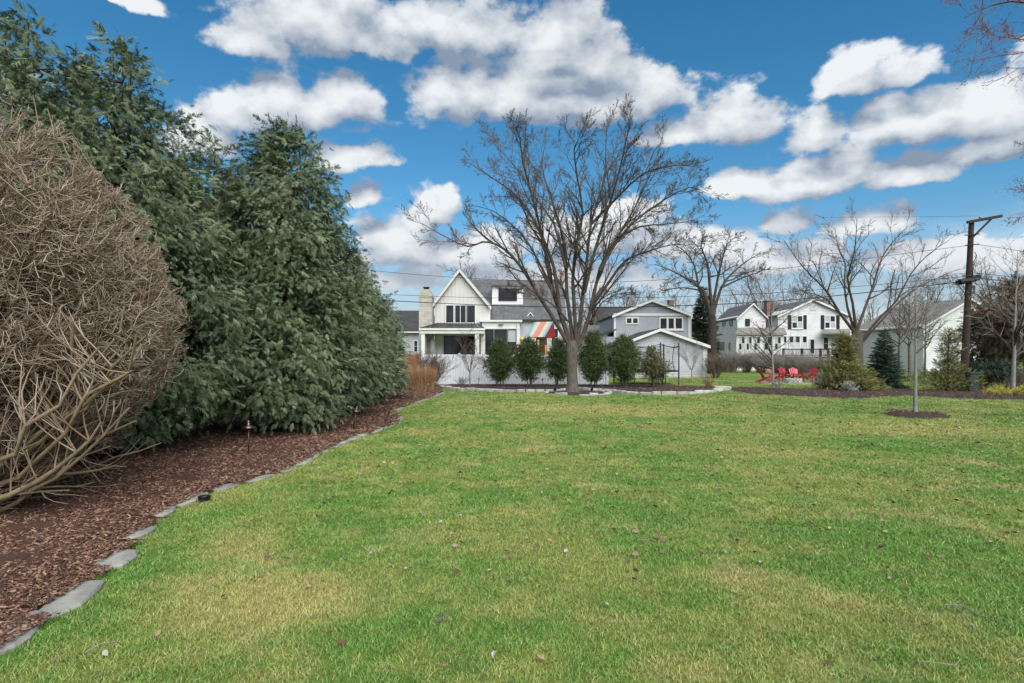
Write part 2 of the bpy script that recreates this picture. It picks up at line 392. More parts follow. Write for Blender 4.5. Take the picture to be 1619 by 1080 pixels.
# ------------------------------------------------------------------ ground outline: left bed edge, far bed, right bed
EDGE = [(0, 1035), (60, 985), (112, 945), (150, 915), (190, 884), (222, 845), (262, 812), (300, 790), (345, 775), (420, 755), (468, 738), (500, 720), (530, 706),
        (575, 688), (612, 676), (632, 662), (622, 652), (640, 644), (668, 634), (700, 622)]
edge_pts = [G(*q) for q in EDGE]
edge_pts = [(-2.75, 0.6, 0), (-2.8, 2.0, 0)] + edge_pts
def smooth_line(pts, n=6):
    out = []
    P3 = [np.array(p, float) for p in pts]
    for i in range(len(P3) - 1):
        p0 = P3[max(i - 1, 0)]; p1 = P3[i]; p2 = P3[i + 1]; p3 = P3[min(i + 2, len(P3) - 1)]
        for j in range(n):
            t = j / n
            out.append(0.5 * ((2 * p1) + (-p0 + p2) * t + (2 * p0 - 5 * p1 + 4 * p2 - p3) * t * t + (-p0 + 3 * p1 - 3 * p2 + p3) * t ** 3))
    out.append(P3[-1]); return out
edge_line = smooth_line(edge_pts)
BORDER = [(696, 612), (716, 616), (750, 618), (790, 620), (830, 620.5), (872, 620), (905, 616.5), (940, 618), (980, 622), (1020, 624), (1060, 624.5), (1100, 623), (1130, 620), (1150, 615.5)]
border_line = smooth_line([G(*q) for q in BORDER])
left_bed = [(p[0], p[1]) for p in edge_line] + [(border_line[0][0], border_line[0][1]), (-3.9, 33.5), (-14, 33.5), (-14, 0.6)]
far_bed = [(p[0], p[1]) for p in border_line] + [(11.2, 30.5), (8.5, 31.8), (5.0, 32.6), (-4.0, 33.4)]
rb_front = [G(*q) for q in [(1150, 617), (1180, 622), (1240, 626), (1300, 629), (1345, 630.5), (1400, 627.5), (1450, 627), (1500, 630), (1560, 632.5), (1619, 633), (1760, 634), (1900, 634)]]
rb_back = [G(*q) for q in [(1900, 612), (1700, 611), (1619, 612), (1560, 616), (1500, 619), (1440, 618), (1398, 613), (1360, 615), (1310, 616), (1260, 616.5), (1200, 614.5), (1150, 614)]]
right_bed = [(p[0], p[1]) for p in smooth_line(rb_front, 4)] + [(p[0], p[1]) for p in smooth_line(rb_back, 4)]
tree_c = G(905, 622); sap_c = G(1447, 658)
def ring(c, rx, ry, n=40, seed=0):
    rr = random.Random(seed); ph = [rr.uniform(0, 6.28) for _ in range(3)]
    return [(c[0] + rx * math.cos(t) * (1 + 0.05 * math.sin(3 * t + ph[0]) + 0.04 * math.sin(5 * t + ph[1])), c[1] + ry * math.sin(t) * (1 + 0.05 * math.sin(3 * t + ph[0]) + 0.04 * math.sin(7 * t + ph[2]))) for t in [i * 2 * math.pi / n for i in range(n)]]
tree_bed = ring((tree_c[0] + 0.3, tree_c[1] - 0.1), 1.35, 1.5, seed=2)
sap_bed = ring((sap_c[0], sap_c[1]), 0.78, 0.72, seed=3)
def inside(poly, X, Y):
    pv = np.array(poly); x0, y0 = pv[:, 0], pv[:, 1]; x1, y1 = np.roll(x0, -1), np.roll(y0, -1)
    c = np.zeros(X.shape, bool)
    for a, b, e, f in zip(x0, y0, x1, y1):
        cond = ((b > Y) != (f > Y)); xi = (e - a) * (Y - b) / (f - b + 1e-12) + a
        c ^= cond & (X < xi)
    return c
BEDS = [left_bed, far_bed, right_bed, tree_bed, sap_bed]

WORN = [(-1.62, 3.75, 0.75, 0.55, .8), (-2.3, 4.9, .5, .5, .6), (2.6, 17.5, 4.5, 2.2, .6), (0.9, 2.9, .3, .2, .5), (8.5, 12.5, 2.6, 1.6, .5)]
def lawn_colour(N, vec):
    big = N.noise(vec, 0.33, 4, 0.6); mid = N.noise(vec, 1.3, 4, 0.65); fine = N.noise(vec, 9.0, 3, 0.6)
    s = N.m('ADD', N.m('MULTIPLY', big, 0.95), N.m('ADD', N.m('MULTIPLY', mid, 0.55), N.m('MULTIPLY', fine, 0.30)))
    c = N.mix(N.ramp(s, 0.78, 1.02), (0.108, 0.228, 0.036, 1), (0.235, 0.272, 0.068, 1))
    c = N.mix(N.m('MULTIPLY', N.ramp(N.noise(vec, 0.8, 5, 0.65, 0.4), 0.52, 0.68), 0.75), c, (0.39, 0.345, 0.14, 1))
    c = N.mix(N.m('MULTIPLY', N.ramp(N.noise(vec, 2.3, 3, 0.6), 0.55, 0.7), 0.5), c, (0.062, 0.190, 0.034, 1))
    for (cx, cy, rx, ry, amt) in WORN:          # worn straw patches where the turf is thin
        dv = N.vm('LENGTH', N.vm('MULTIPLY', N.vm('SUBTRACT', vec, (cx, cy, 0)), (1 / rx, 1 / ry, 0)), out=1)
        f = N.ramp(N.m('ADD', dv, N.m('MULTIPLY_ADD', mid, 2.4, -1.2)), 1.15, 0.35)
        c = N.mix(N.m('MULTIPLY', f, amt), c, (0.40, 0.345, 0.125, 1))
    return c
m = bpy.data.materials.new('lawn'); m.use_nodes = True; MATS['lawn'] = m; N = NT(m.node_tree); b = m.node_tree.nodes['Principled BSDF']
b.inputs['Roughness'].default_value = 0.95; b.inputs['Specular IOR Level'].default_value = 0.1
pos = N.n('ShaderNodeNewGeometry').outputs['Position']
m.node_tree.links.new(N.mix(N.m('MULTIPLY', N.ramp(N.noise(pos, 60, 4, 0.7), 0.35, 0.65), 0.45), lawn_colour(N, pos), (0.075, 0.07, 0.03, 1)), b.inputs['Base Color'])
bp = N.n('ShaderNodeBump'); bp.inputs['Strength'].default_value = 0.7; bp.inputs['Distance'].default_value = 0.03
N.put(bp.inputs['Height'], N.noise(pos, 35, 5, 0.7)); m.node_tree.links.new(bp.outputs[0], b.inputs['Normal'])
m = bpy.data.materials.new('grass_blade'); m.use_nodes = True; MATS['grass_blade'] = m; N = NT(m.node_tree); b = m.node_tree.nodes['Principled BSDF']
b.inputs['Roughness'].default_value = 0.55; b.inputs['Specular IOR Level'].default_value = 0.25
pos = N.n('ShaderNodeNewGeometry').outputs['Position']
at = N.n('ShaderNodeAttribute', attribute_name='tint'); oi = N.n('ShaderNodeObjectInfo')
gc = N.mix(N.ramp(at.outputs['Fac'], 0.84, 0.94), lawn_colour(N, pos), (0.38, 0.355, 0.19, 1))
gc = N.mix(N.m('MULTIPLY', N.ramp(at.outputs['Fac'], 0.3, 0.0), 0.5), gc, (0.23, 0.32, 0.105, 1))
vs = N.n('ShaderNodeVectorMath', operation='SCALE'); N.put(vs.inputs[0], gc); N.put(vs.inputs['Scale'], N.m('MULTIPLY_ADD', oi.outputs['Random'], 0.5, 0.95))
m.node_tree.links.new(vs.outputs[0], b.inputs['Base Color'])

# the ground: one sheet out to the horizon, finer near the camera
def ground():
    xs = np.concatenate([[-3000, -600, -150, -60], np.linspace(-30, 30, 61), [60, 150, 600, 3000]])
    ys = np.concatenate([[-600, -60, -12], np.linspace(-4, 60, 65), [90, 180, 600, 3500]])
    X, Y = np.meshgrid(xs, ys); Z = np.zeros_like(X)
    V = np.stack([X, Y, Z], -1).reshape(-1, 3); n = len(xs); k = np.arange(len(ys) - 1)[:, None] * n + np.arange(n - 1)[None]
    F = np.stack([k, k + 1, k + n + 1, k + n], -1).reshape(-1, 4)
    return tag(link('lawn', np_mesh('lawn', V, F, 'lawn')), kind='structure')
ground()

def bed(name, poly, h, material, cell):
    """a mulch bed: fine grid clipped to the outline, domed and uneven, falling to the lawn at its rim"""
    pv = np.array(poly); x0, y0 = pv.min(0); x1, y1 = pv.max(0)
    nx = max(4, int((x1 - x0) / cell)); ny = max(4, int((y1 - y0) / cell))
    gx = np.linspace(x0, x1, nx + 1); gy = np.linspace(y0, y1, ny + 1)
    X, Y = np.meshgrid(gx, gy); ins = inside(poly, X, Y)
    # distance to outline
    seg = np.concatenate([pv[None] * 1], 0)[0]; D = np.full(X.shape, 9.0)
    for a, b2 in zip(seg, np.roll(seg, -1, 0)):
        d = b2 - a; L = (d ** 2).sum() + 1e-9
        t = np.clip(((X - a[0]) * d[0] + (Y - a[1]) * d[1]) / L, 0, 1)
        D = np.minimum(D, np.hypot(X - a[0] - t * d[0], Y - a[1] - t * d[1]))
    D = np.where(ins, D, -D)
    lump = (np.sin(X * 5.1 + Y * 2.3) + np.sin(X * 2.7 - Y * 6.1 + 1) + np.sin(X * 9.3 + 2) * np.sin(Y * 8.1)) * 0.006
    Z = np.where(D > -cell, h * np.clip(D / 0.35, -0.4, 1) ** 1 + lump * (D > 0) + 0.006, 0)
    keep = (D > -cell * 0.9)
    n = nx + 1; k = np.arange(ny)[:, None] * n + np.arange(nx)[None]
    F = np.stack([k, k + 1, k + n + 1, k + n], -1).reshape(-1, 4)
    kf = keep.reshape(-1)[F].all(1)
    V = np.stack([X, Y, Z], -1).reshape(-1, 3)
    F = F[kf]; used = np.unique(F); mp = np.zeros(len(V), int); mp[used] = np.arange(len(used))
    return tag(link(name, np_mesh(name, V[used], mp[F], material, smooth=True)), kind='structure')
bed('mulch_bed', left_bed, 0.045, 'mulch', 0.16)
bed('mulch_bed', far_bed, 0.06, 'mulch_far', 0.2)
bed('mulch_bed', right_bed, 0.07, 'mulch_far', 0.2)
bed('mulch_ring', tree_bed, 0.06, 'mulch_far', 0.12)
bed('mulch_ring', sap_bed, 0.12, 'mulch_far', 0.08)

# ------------------------------------------------------------------ scattering (stuff): base faces and pattern pieces live in one mesh, geometry nodes scatter them
def scatter(name, label, bv, bf, dens_v, scl_v, protos, material, seed=0, tilt=0.0, zjit=(0.7, 1.3)):
    V = [np.asarray(bv, float)]; F = [np.asarray(bf, int)]; kind = [np.zeros(len(bf), int)]; tint = [np.zeros(len(bv))]; off = len(bv)
    dn = [np.asarray(dens_v, float)]; sl = [np.asarray(scl_v, float)]
    for k, (pv, pf, pt) in enumerate(protos):
        V.append(pv); F.append(np.asarray(pf) + off); kind.append(np.full(len(pf), k + 1)); tint.append(pt); dn.append(np.zeros(len(pv))); sl.append(np.ones(len(pv))); off += len(pv)
    me = np_mesh(name, np.concatenate(V), np.concatenate(F), material, np.concatenate(tint))
    a = me.attributes.new('piece', 'INT', 'FACE'); a.data.foreach_set('value', np.concatenate(kind).astype(np.int32))
    a = me.attributes.new('dens', 'FLOAT', 'POINT'); a.data.foreach_set('value', np.concatenate(dn).astype(np.float32))
    a = me.attributes.new('scl', 'FLOAT', 'POINT'); a.data.foreach_set('value', np.concatenate(sl).astype(np.float32))
    o = link(name, me); tag(o, label, 'grass' if 'grass' in name else 'ground cover', kind='stuff')
    g = bpy.data.node_groups.new(name + '_scatter', 'GeometryNodeTree')
    g.interface.new_socket('Geometry', in_out='INPUT', socket_type='NodeSocketGeometry'); g.interface.new_socket('Geometry', in_out='OUTPUT', socket_type='NodeSocketGeometry')
    nd = g.nodes; L = g.links.new
    gi = nd.new('NodeGroupInput'); go = nd.new('NodeGroupOutput'); join = nd.new('GeometryNodeJoinGeometry')
    def attr(nm, typ):
        n_ = nd.new('GeometryNodeInputNamedAttribute'); n_.data_type = typ; n_.inputs['Name'].default_value = nm
        return [s for s in n_.outputs if s.enabled][0]
    def sep(k):
        cmp = nd.new('FunctionNodeCompare'); cmp.data_type = 'INT'; cmp.operation = 'EQUAL'
        ii = [s for s in cmp.inputs if s.type == 'INT']; L(attr('piece', 'INT'), ii[0]); ii[1].default_value = k
        sg = nd.new('GeometryNodeSeparateGeometry'); sg.domain = 'FACE'; L(gi.outputs[0], sg.inputs[0]); L(cmp.outputs[0], sg.inputs[1]); return sg.outputs[0]
    basis = sep(0)
    for k in range(len(protos)):
        dp = nd.new('GeometryNodeDistributePointsOnFaces'); L(basis, dp.inputs['Mesh']); dp.inputs['Seed'].default_value = seed * 10 + k
        mul = nd.new('ShaderNodeMath'); mul.operation = 'MULTIPLY'; L(attr('dens', 'FLOAT'), mul.inputs[0]); mul.inputs[1].default_value = 1.0 / len(protos); L(mul.outputs[0], dp.inputs['Density'])
        ip = nd.new('GeometryNodeInstanceOnPoints'); L(dp.outputs['Points'], ip.inputs['Points']); L(sep(k + 1), ip.inputs['Instance'])
        rv = nd.new('FunctionNodeRandomValue'); rv.data_type = 'FLOAT_VECTOR'; rv.inputs[0].default_value = (-tilt, -tilt, 0); rv.inputs[1].default_value = (tilt, tilt, 6.283)
        L(rv.outputs[0], ip.inputs['Rotation'])
        rz_ = nd.new('FunctionNodeRandomValue'); rz_.data_type = 'FLOAT'
        fi = [s for s in rz_.inputs if s.enabled and s.type == 'VALUE']; fi[0].default_value = zjit[0]; fi[1].default_value = zjit[1]
        fo = [s for s in rz_.outputs if s.enabled][0]
        m2 = nd.new('ShaderNodeMath'); m2.operation = 'MULTIPLY'; L(fo, m2.inputs[0]); L(attr('scl', 'FLOAT'), m2.inputs[1])
        cb = nd.new('ShaderNodeCombineXYZ'); L(m2.outputs[0], cb.inputs[0]); L(m2.outputs[0], cb.inputs[1])
        sq = nd.new('ShaderNodeMath'); sq.operation = 'POWER'; L(attr('scl', 'FLOAT'), sq.inputs[0]); sq.inputs[1].default_value = 0.25
        m3 = nd.new('ShaderNodeMath'); m3.operation = 'MULTIPLY'; L(fo, m3.inputs[0]); L(sq.outputs[0], m3.inputs[1]); L(m3.outputs[0], cb.inputs[2])
        L(cb.outputs[0], ip.inputs['Scale'])
        L(ip.outputs[0], join.inputs[0])
    L(join.outputs[0], go.inputs[0])
    md = o.modifiers.new('scatter', 'NODES'); md.node_group = g
    return o

def tuft(seed, n=58, spread=0.062, h=0.019, w=0.0016):
    r = np.random.RandomState(seed); V = []; F = []; T = []
    for i in range(n):
        a = r.uniform(0, 6.283); d = spread * math.sqrt(r.uniform(0, 1)); bx, by = d * math.cos(a), d * math.sin(a)
        f = r.uniform(0, 6.283); hh = h * r.uniform(0.55, 1.25); ww = w * r.uniform(0.7, 1.3); lean = hh * r.uniform(0.3, 1.7); la = r.uniform(0, 6.283)
        lx, ly = lean * math.cos(la), lean * math.sin(la); cx, cy = ww * math.cos(f), ww * math.sin(f); o = len(V)
        V += [(bx - cx, by - cy, 0), (bx + cx, by + cy, 0), (bx + lx * .4 - cx * .8, by + ly * .4 - cy * .8, hh * .65), (bx + lx * .4 + cx * .8, by + ly * .4 + cy * .8, hh * .65), (bx + lx, by + ly, hh)]
        F += [(o, o + 1, o + 3), (o, o + 3, o + 2), (o + 2, o + 3, o + 4)]; T += [r.uniform(0, 1)] * 5
    return np.array(V), np.array(F), np.array(T)

def strip_cells(y0, y1, cell, half=1.0, xmin=-99, xmax=99, sep_gap=2.5):
    ny = max(1, int((y1 - y0) / cell)); Vs = []; Fs = []; off = 0
    for j in range(ny):
        ya = y0 + j * cell; yb = ya + cell; w = half * yb + sep_gap
        xa = max(-w, xmin); xb = min(w, xmax); nx = max(1, int((xb - xa) / cell)); gx = xa + np.arange(nx) * cell
        cx = gx + cell / 2; cy = np.full(nx, ya + cell / 2)
        ok = np.ones(nx, bool)
        for bd in BEDS: ok &= ~inside(bd, cx, cy)
        gx = gx[ok]; k = len(gx)
        if not k: continue
        q = np.stack([np.stack([gx, np.full(k, ya)], -1), np.stack([gx + cell, np.full(k, ya)], -1), np.stack([gx + cell, np.full(k, yb)], -1), np.stack([gx, np.full(k, yb)], -1)], 1)
        Vs.append(np.concatenate([q.reshape(-1, 2), np.full((k * 4, 1), 0.001)], 1)); qi = np.arange(k * 4).reshape(k, 4) + off
        Fs.append(np.concatenate([qi[:, [0, 1, 2]], qi[:, [0, 2, 3]]])); off += k * 4
    return np.concatenate(Vs), np.concatenate(Fs)
def lawn_grass():
    V = []; F = []; off = 0
    for (a, b2, c) in ((1.2, 8, 0.2), (8, 16, 0.4), (16, 46, 0.6)):
        v, f = strip_cells(a, b2, c); V.append(v); F.append(f + off); off += len(v)
    V = np.concatenate(V); F = np.concatenate(F)
    d = np.maximum(np.hypot(V[:, 0] * 0.6, V[:, 1]), 2.5)
    de = 330 * np.minimum(1, (3.8 / d)) ** 1.45
    sc_ = np.sqrt(330 / de)
    scatter('lawn_grass', 'short patchy green and straw-coloured turf covering the open lawn', V, F, de, sc_, [tuft(s) for s in range(4)], 'grass_blade', 3, 0.12)
lawn_grass()

def chip(seed):
    r = np.random.RandomState(seed); L, w, h = r.uniform(.005, .027), r.uniform(.0016, .005), r.uniform(.0015, .004)
    b = r.uniform(-.006, .008)
    V = np.array([(-L, -w, 0), (L * .9, -w * .6, 0), (L, w, 0), (-L * .8, w * .8, 0), (-L, -w, h), (L * .9, -w * .6, h + b), (L, w, h + b), (-L * .8, w * .8, h)])
    F = np.array([(4, 5, 6), (4, 6, 7), (0, 1, 5), (0, 5, 4), (1, 2, 6), (1, 6, 5), (2, 3, 7), (2, 7, 6), (3, 0, 4), (3, 4, 7)])
    return V, F, np.full(8, r.uniform(0, 1))
def chip_mat(name, a, b2, c):
    m = bpy.data.materials.new(name); m.use_nodes = True; MATS[name] = m; N = NT(m.node_tree); bs = m.node_tree.nodes['Principled BSDF']; bs.inputs['Roughness'].default_value = 0.85
    oi = N.n('ShaderNodeObjectInfo'); cr = N.n('ShaderNodeValToRGB'); N.put(cr.inputs[0], oi.outputs['Random'])
    e = cr.color_ramp.elements; e[0].color = (*a, 1); e[1].color = (*c, 1); e[0].position = 0.1; e[1].position = 1.0
    x = e.new(0.65); x.color = (*b2, 1); m.node_tree.links.new(cr.outputs[0], bs.inputs['Base Color'])
chip_mat('chip', (0.045, 0.024, 0.018), (0.180, 0.082, 0.050), (0.38, 0.25, 0.165))
chip_mat('chip_far', (0.035, 0.022, 0.020), (0.115, 0.070, 0.055), (0.26, 0.19, 0.15))
def bed_chips(name, label, poly, dfun, material, seed, cell=0.3, z=0.05, shrink=0.0):
    pv = np.array(poly); x0, y0 = pv.min(0) - 0.15; x1, y1 = pv.max(0) + 0.15
    gx = np.arange(x0, x1, cell); gy = np.arange(y0, y1, cell); X, Y = np.meshgrid(gx, gy); X = X.ravel(); Y = Y.ravel()
    ok = inside(poly, X + cell / 2, Y + cell / 2) & (X > -11.5) & (np.abs(X) < Y * 1.05 + 2.5)
    X = X[ok]; Y = Y[ok]; k = len(X)
    q = np.stack([np.stack([X, Y], -1), np.stack([X + cell, Y], -1), np.stack([X + cell, Y + cell], -1), np.stack([X, Y + cell], -1)], 1).reshape(-1, 2)
    V = np.concatenate([q, np.full((k * 4, 1), z)], 1); qi = np.arange(k * 4).reshape(k, 4)
    d = np.hypot(V[:, 0], V[:, 1]); de = dfun(d); s = np.sqrt(dfun(np.array([4.0]))[0] / de)
    scatter(name, label, V, np.concatenate([qi[:, [0, 1, 2]], qi[:, [0, 2, 3]]]), de, np.minimum(s, 3.0), [chip(s_) for s_ in range(seed, seed + 5)], material, seed, 0.5, (0.6, 1.5))
bed_chips('mulch_chips', 'reddish brown bark chips spread under the shrub and evergreen row', left_bed, lambda d: 4200 * np.minimum(1, 4.0 / d) ** 1.5, 'chip', 21, 0.2)
bed_chips('mulch_chips', 'brown bark chips in the curved bed before the white fence', far_bed, lambda d: 1100 * (4.0 / d) ** 1.6, 'chip_far', 31, 0.3, 0.07)
bed_chips('mulch_chips', 'dark bark chips in the long bed under the junipers and spruce', right_bed, lambda d: 1100 * (4.0 / d) ** 1.6, 'chip_far', 41, 0.3, 0.08)
bed_chips('mulch_chips', 'bark chips in the ring around the big tree', tree_bed, lambda d: 1100 * (4.0 / d) ** 1.6, 'chip_far', 51, 0.15, 0.07)
bed_chips('mulch_chips', 'bark chips in the small mound around the young sapling', sap_bed, lambda d: 1100 * (4.0 / d) ** 1.6, 'chip_far', 61, 0.12, 0.12)

# ------------------------------------------------------------------ stones
def stone_mesh(seed, L, w, h, n=9, bevel=0.012):
    r = random.Random(seed); pts = []
    for i in range(n):
        t = i * 2 * math.pi / n + r.uniform(-.15, .15)
        c, s = math.cos(t), math.sin(t); q = (abs(c) ** 3.2 + abs(s) ** 3.2) ** (-1 / 3.2) * r.uniform(0.86, 1.05)
        pts.append((c * q * L / 2, s * q * w / 2))
    V = []; F = []
    for (k, z, sh) in ((0, -0.05, 1.0), (1, h - bevel, 1.0), (2, h, 1 - bevel * 2 / min(L, w))):
        for (x, y) in pts: V.append((x * sh, y * sh, z + (r.uniform(-.004, .004) if k == 2 else 0)))
    for k in range(2):
        for i in range(n): F.append((k * n + i, k * n + (i + 1) % n, (k + 1) * n + (i + 1) % n, (k + 1) * n + i))
    F.append(tuple(range(2 * n, 3 * n)))
    return V, F
def place_stone(name, parent, x, y, rz, L, w, h, seed, material, z=0.0, n=9):
    V, F = stone_mesh(seed, L, w, h, n); me = bpy.data.meshes.new(name); me.from_pydata(V, [], F); me.materials.append(MATS[material]); me.update()
    o = link(name, me, parent); off = ORG[parent.name]; o.location = (x - off.x, y - off.y, z - off.z); o.rotation_euler = (random.uniform(-.03, .03), random.uniform(-.03, .03), rz); return o
le = thing('stone_edging', 'flat grey flagstones laid end to end between red mulch and lawn', 'stone edging', (-2.8, 3.0, 0))
# the near flagstones lie apart, the far ones close up
for i, (px, py, L, w, a) in enumerate([(22, 1004, 0.46, 0.20, 0), (112, 950, 0.50, 0.20, 0), (184, 888, 0.34, 0.21, 0), (217, 846, 0.32, 0.2, -.2), (258, 812, 0.30, 0.17, 0), (300, 791, 0.50, 0.22, 0)]):
    g = G(px, py); j = min(range(len(edge_line)), key=lambda q: (edge_line[q][0] - g[0]) ** 2 + (edge_line[q][1] - g[1]) ** 2)
    e0 = edge_line[max(j - 2, 0)]; e1 = edge_line[min(j + 2, len(edge_line) - 1)]; rz = math.atan2(e1[1] - e0[1], e1[0] - e0[0]) + a
    place_stone('stone', le, g[0], g[1], rz, L * 1.25, w * 1.25, 0.032, 100 + i, 'flagstone', n=10)
acc = 0; last = None; start = G(335, 779)
pl = [p for p in edge_line if p[1] > start[1]]
def along(line, step_fn):
    out = []; i = 0; cur = np.array(line[0]); need = step_fn(0); k = 0; pos_ = 0.0
    seg = [np.array(p) for p in line]; lens = [np.linalg.norm(b - a) for a, b in zip(seg[:-1], seg[1:])]; tot = sum(lens); s = 0.0
    while s < tot:
        st = step_fn(k); mid = min(s + st / 2, tot - 1e-6); acc_ = 0
        for a, b, l in zip(seg[:-1], seg[1:], lens):
            if acc_ + l >= mid:
                t = (mid - acc_) / max(l, 1e-9); p = a + (b - a) * t; d = (b - a) / max(l, 1e-9); out.append((p, math.atan2(d[1], d[0]), st)); break
            acc_ += l
        s += st; k += 1
    return out
rr = random.Random(5); steps = [rr.uniform(0.32, 0.62) for _ in range(200)]
for k, (p, a, st) in enumerate(along(pl, lambda k: steps[k])):
    if p[1] > 25.2 : continue
    place_stone('stone', le, p[0] + rr.uniform(-.02, .02), p[1], a + rr.uniform(-.06, .06), st * 0.99, rr.uniform(0.17, 0.24), rr.uniform(.024, .036), 200 + k, 'flagstone')
be = thing('stone_border', 'pale rough stone border curving round the bed below the white fence', 'stone border', tuple(border_line[0]))
for k, (p, a, st) in enumerate(along(border_line, lambda k: steps[(k * 7) % 200] * 1.15)):
    place_stone('stone', be, p[0], p[1], a + rr.uniform(-.08, .08), st * 0.98, rr.uniform(0.26, 0.36), rr.uniform(.10, .16), 400 + k, 'border_stone')
place_stone('stone', be, *G(1141, 617)[:2], 0.4, 1.0, 0.55, 0.2, 470, 'border_stone')
te = thing('tree_ring_stones', 'low pale stones set around the mulch of the big bare tree', 'stone ring', (tree_c[0], tree_c[1], 0))
for k in range(0, 40, 2):
    x, y = tree_bed[k]
    if rr.random() < 0.25 and k > 3: continue
    t = k / 40 * 2 * math.pi; place_stone('stone', te, x, y, t + math.pi / 2, rr.uniform(.35, .6), rr.uniform(.18, .26), rr.uniform(.06, .12), 500 + k, 'border_stone')
# ------------------------------------------------------------------ vegetation
def nrm(v): return v / (np.linalg.norm(v) + 1e-9)
def rotmat(axis_x, nz):
    """frames with X along axis_x (n,3) and Z near nz"""
    X = axis_x / (np.linalg.norm(axis_x, axis=1, keepdims=True) + 1e-9)
    Y = np.cross(nz, X); Y /= np.linalg.norm(Y, axis=1, keepdims=True) + 1e-9
    Z = np.cross(X, Y); return np.stack([X, Y, Z], -1)
def spray_proto(seed, n=8, w=0.085, leaf=0.30, droop=0.25, fan=0.75, quad=True):
    """flat feathery spray of length 1 along +X: side leaflets and a tip, one or two faces each"""
    r = np.random.RandomState(seed); V = []; F = []
    def leaflet(p, d, L, ww):
        d = d / np.linalg.norm(d); q = np.array([-d[1], d[0], 0]); o = len(V)
        if quad:
            V.extend([p - q * ww * .4, p + d * L * .5 - q * ww + (0, 0, -.02), p + d * L + (0, 0, -L * .25), p + d * L * .5 + q * ww + (0, 0, .015)])
            F.extend([(o, o + 1, o + 2), (o, o + 2, o + 3)])
        else:
            V.extend([p - q * ww, p + q * ww + (0, 0, .02), p + d * L + (0, 0, -L * .2)]); F.append((o, o + 1, o + 2))
    for i in range(n):
        t = (i + 0.6) / n; p = np.array([t * 0.85, r.uniform(-.03, .03), -droop * t * t])
        for s in (-1, 1):
            a = s * (fan + r.uniform(-.2, .2)); L = leaf * (1.15 - 0.75 * t) * r.uniform(.75, 1.25)
            leaflet(p, np.array([math.cos(a), math.sin(a), r.uniform(-.35, .25)]), L, w * .5 * r.uniform(.8, 1.2))
    leaflet(np.array([.72, 0, -droop * .55]), np.array([1, r.uniform(-.2, .2), -.4]), .32, w * .5)
    return np.array(V), np.array(F)
SPRAYS = [spray_proto(s, 6, 0.10, 0.50, 0.22, 0.7, False) for s in range(8)]
SPIKY = [spray_proto(50 + s, 7, 0.06, 0.34, -0.12, 0.6) for s in range(4)]
BROAD = [spray_proto(80 + s, 4, 0.16, 0.36, 0.2, 0.9) for s in range(4)]

def sprays_mesh(name, pos, axis, nz, size, tint, protos, material, parent):
    VV = []; FF = []; TT = []; off = 0; which = rs.randint(0, len(protos), len(pos)); M = rotmat(axis, nz)
    for k, (pv, pf) in enumerate(protos):
        ix = np.where(which == k)[0]
        if not len(ix): continue
        V = np.einsum('nij,vj->nvi', M[ix], pv) * size[ix][:, None, None] + pos[ix][:, None, :]
        F = pf[None] + (np.arange(len(ix)) * len(pv))[:, None, None] + off
        VV.append(V.reshape(-1, 3)); FF.append(F.reshape(-1, 3)); TT.append(np.repeat(tint[ix], len(pv))); off += len(ix) * len(pv)
    o0 = np.array(ORG.get(parent.name, Vector((0, 0, 0))))
    return link(name, np_mesh(name, np.concatenate(VV) - o0[None], np.concatenate(FF), material, np.concatenate(TT)), parent)

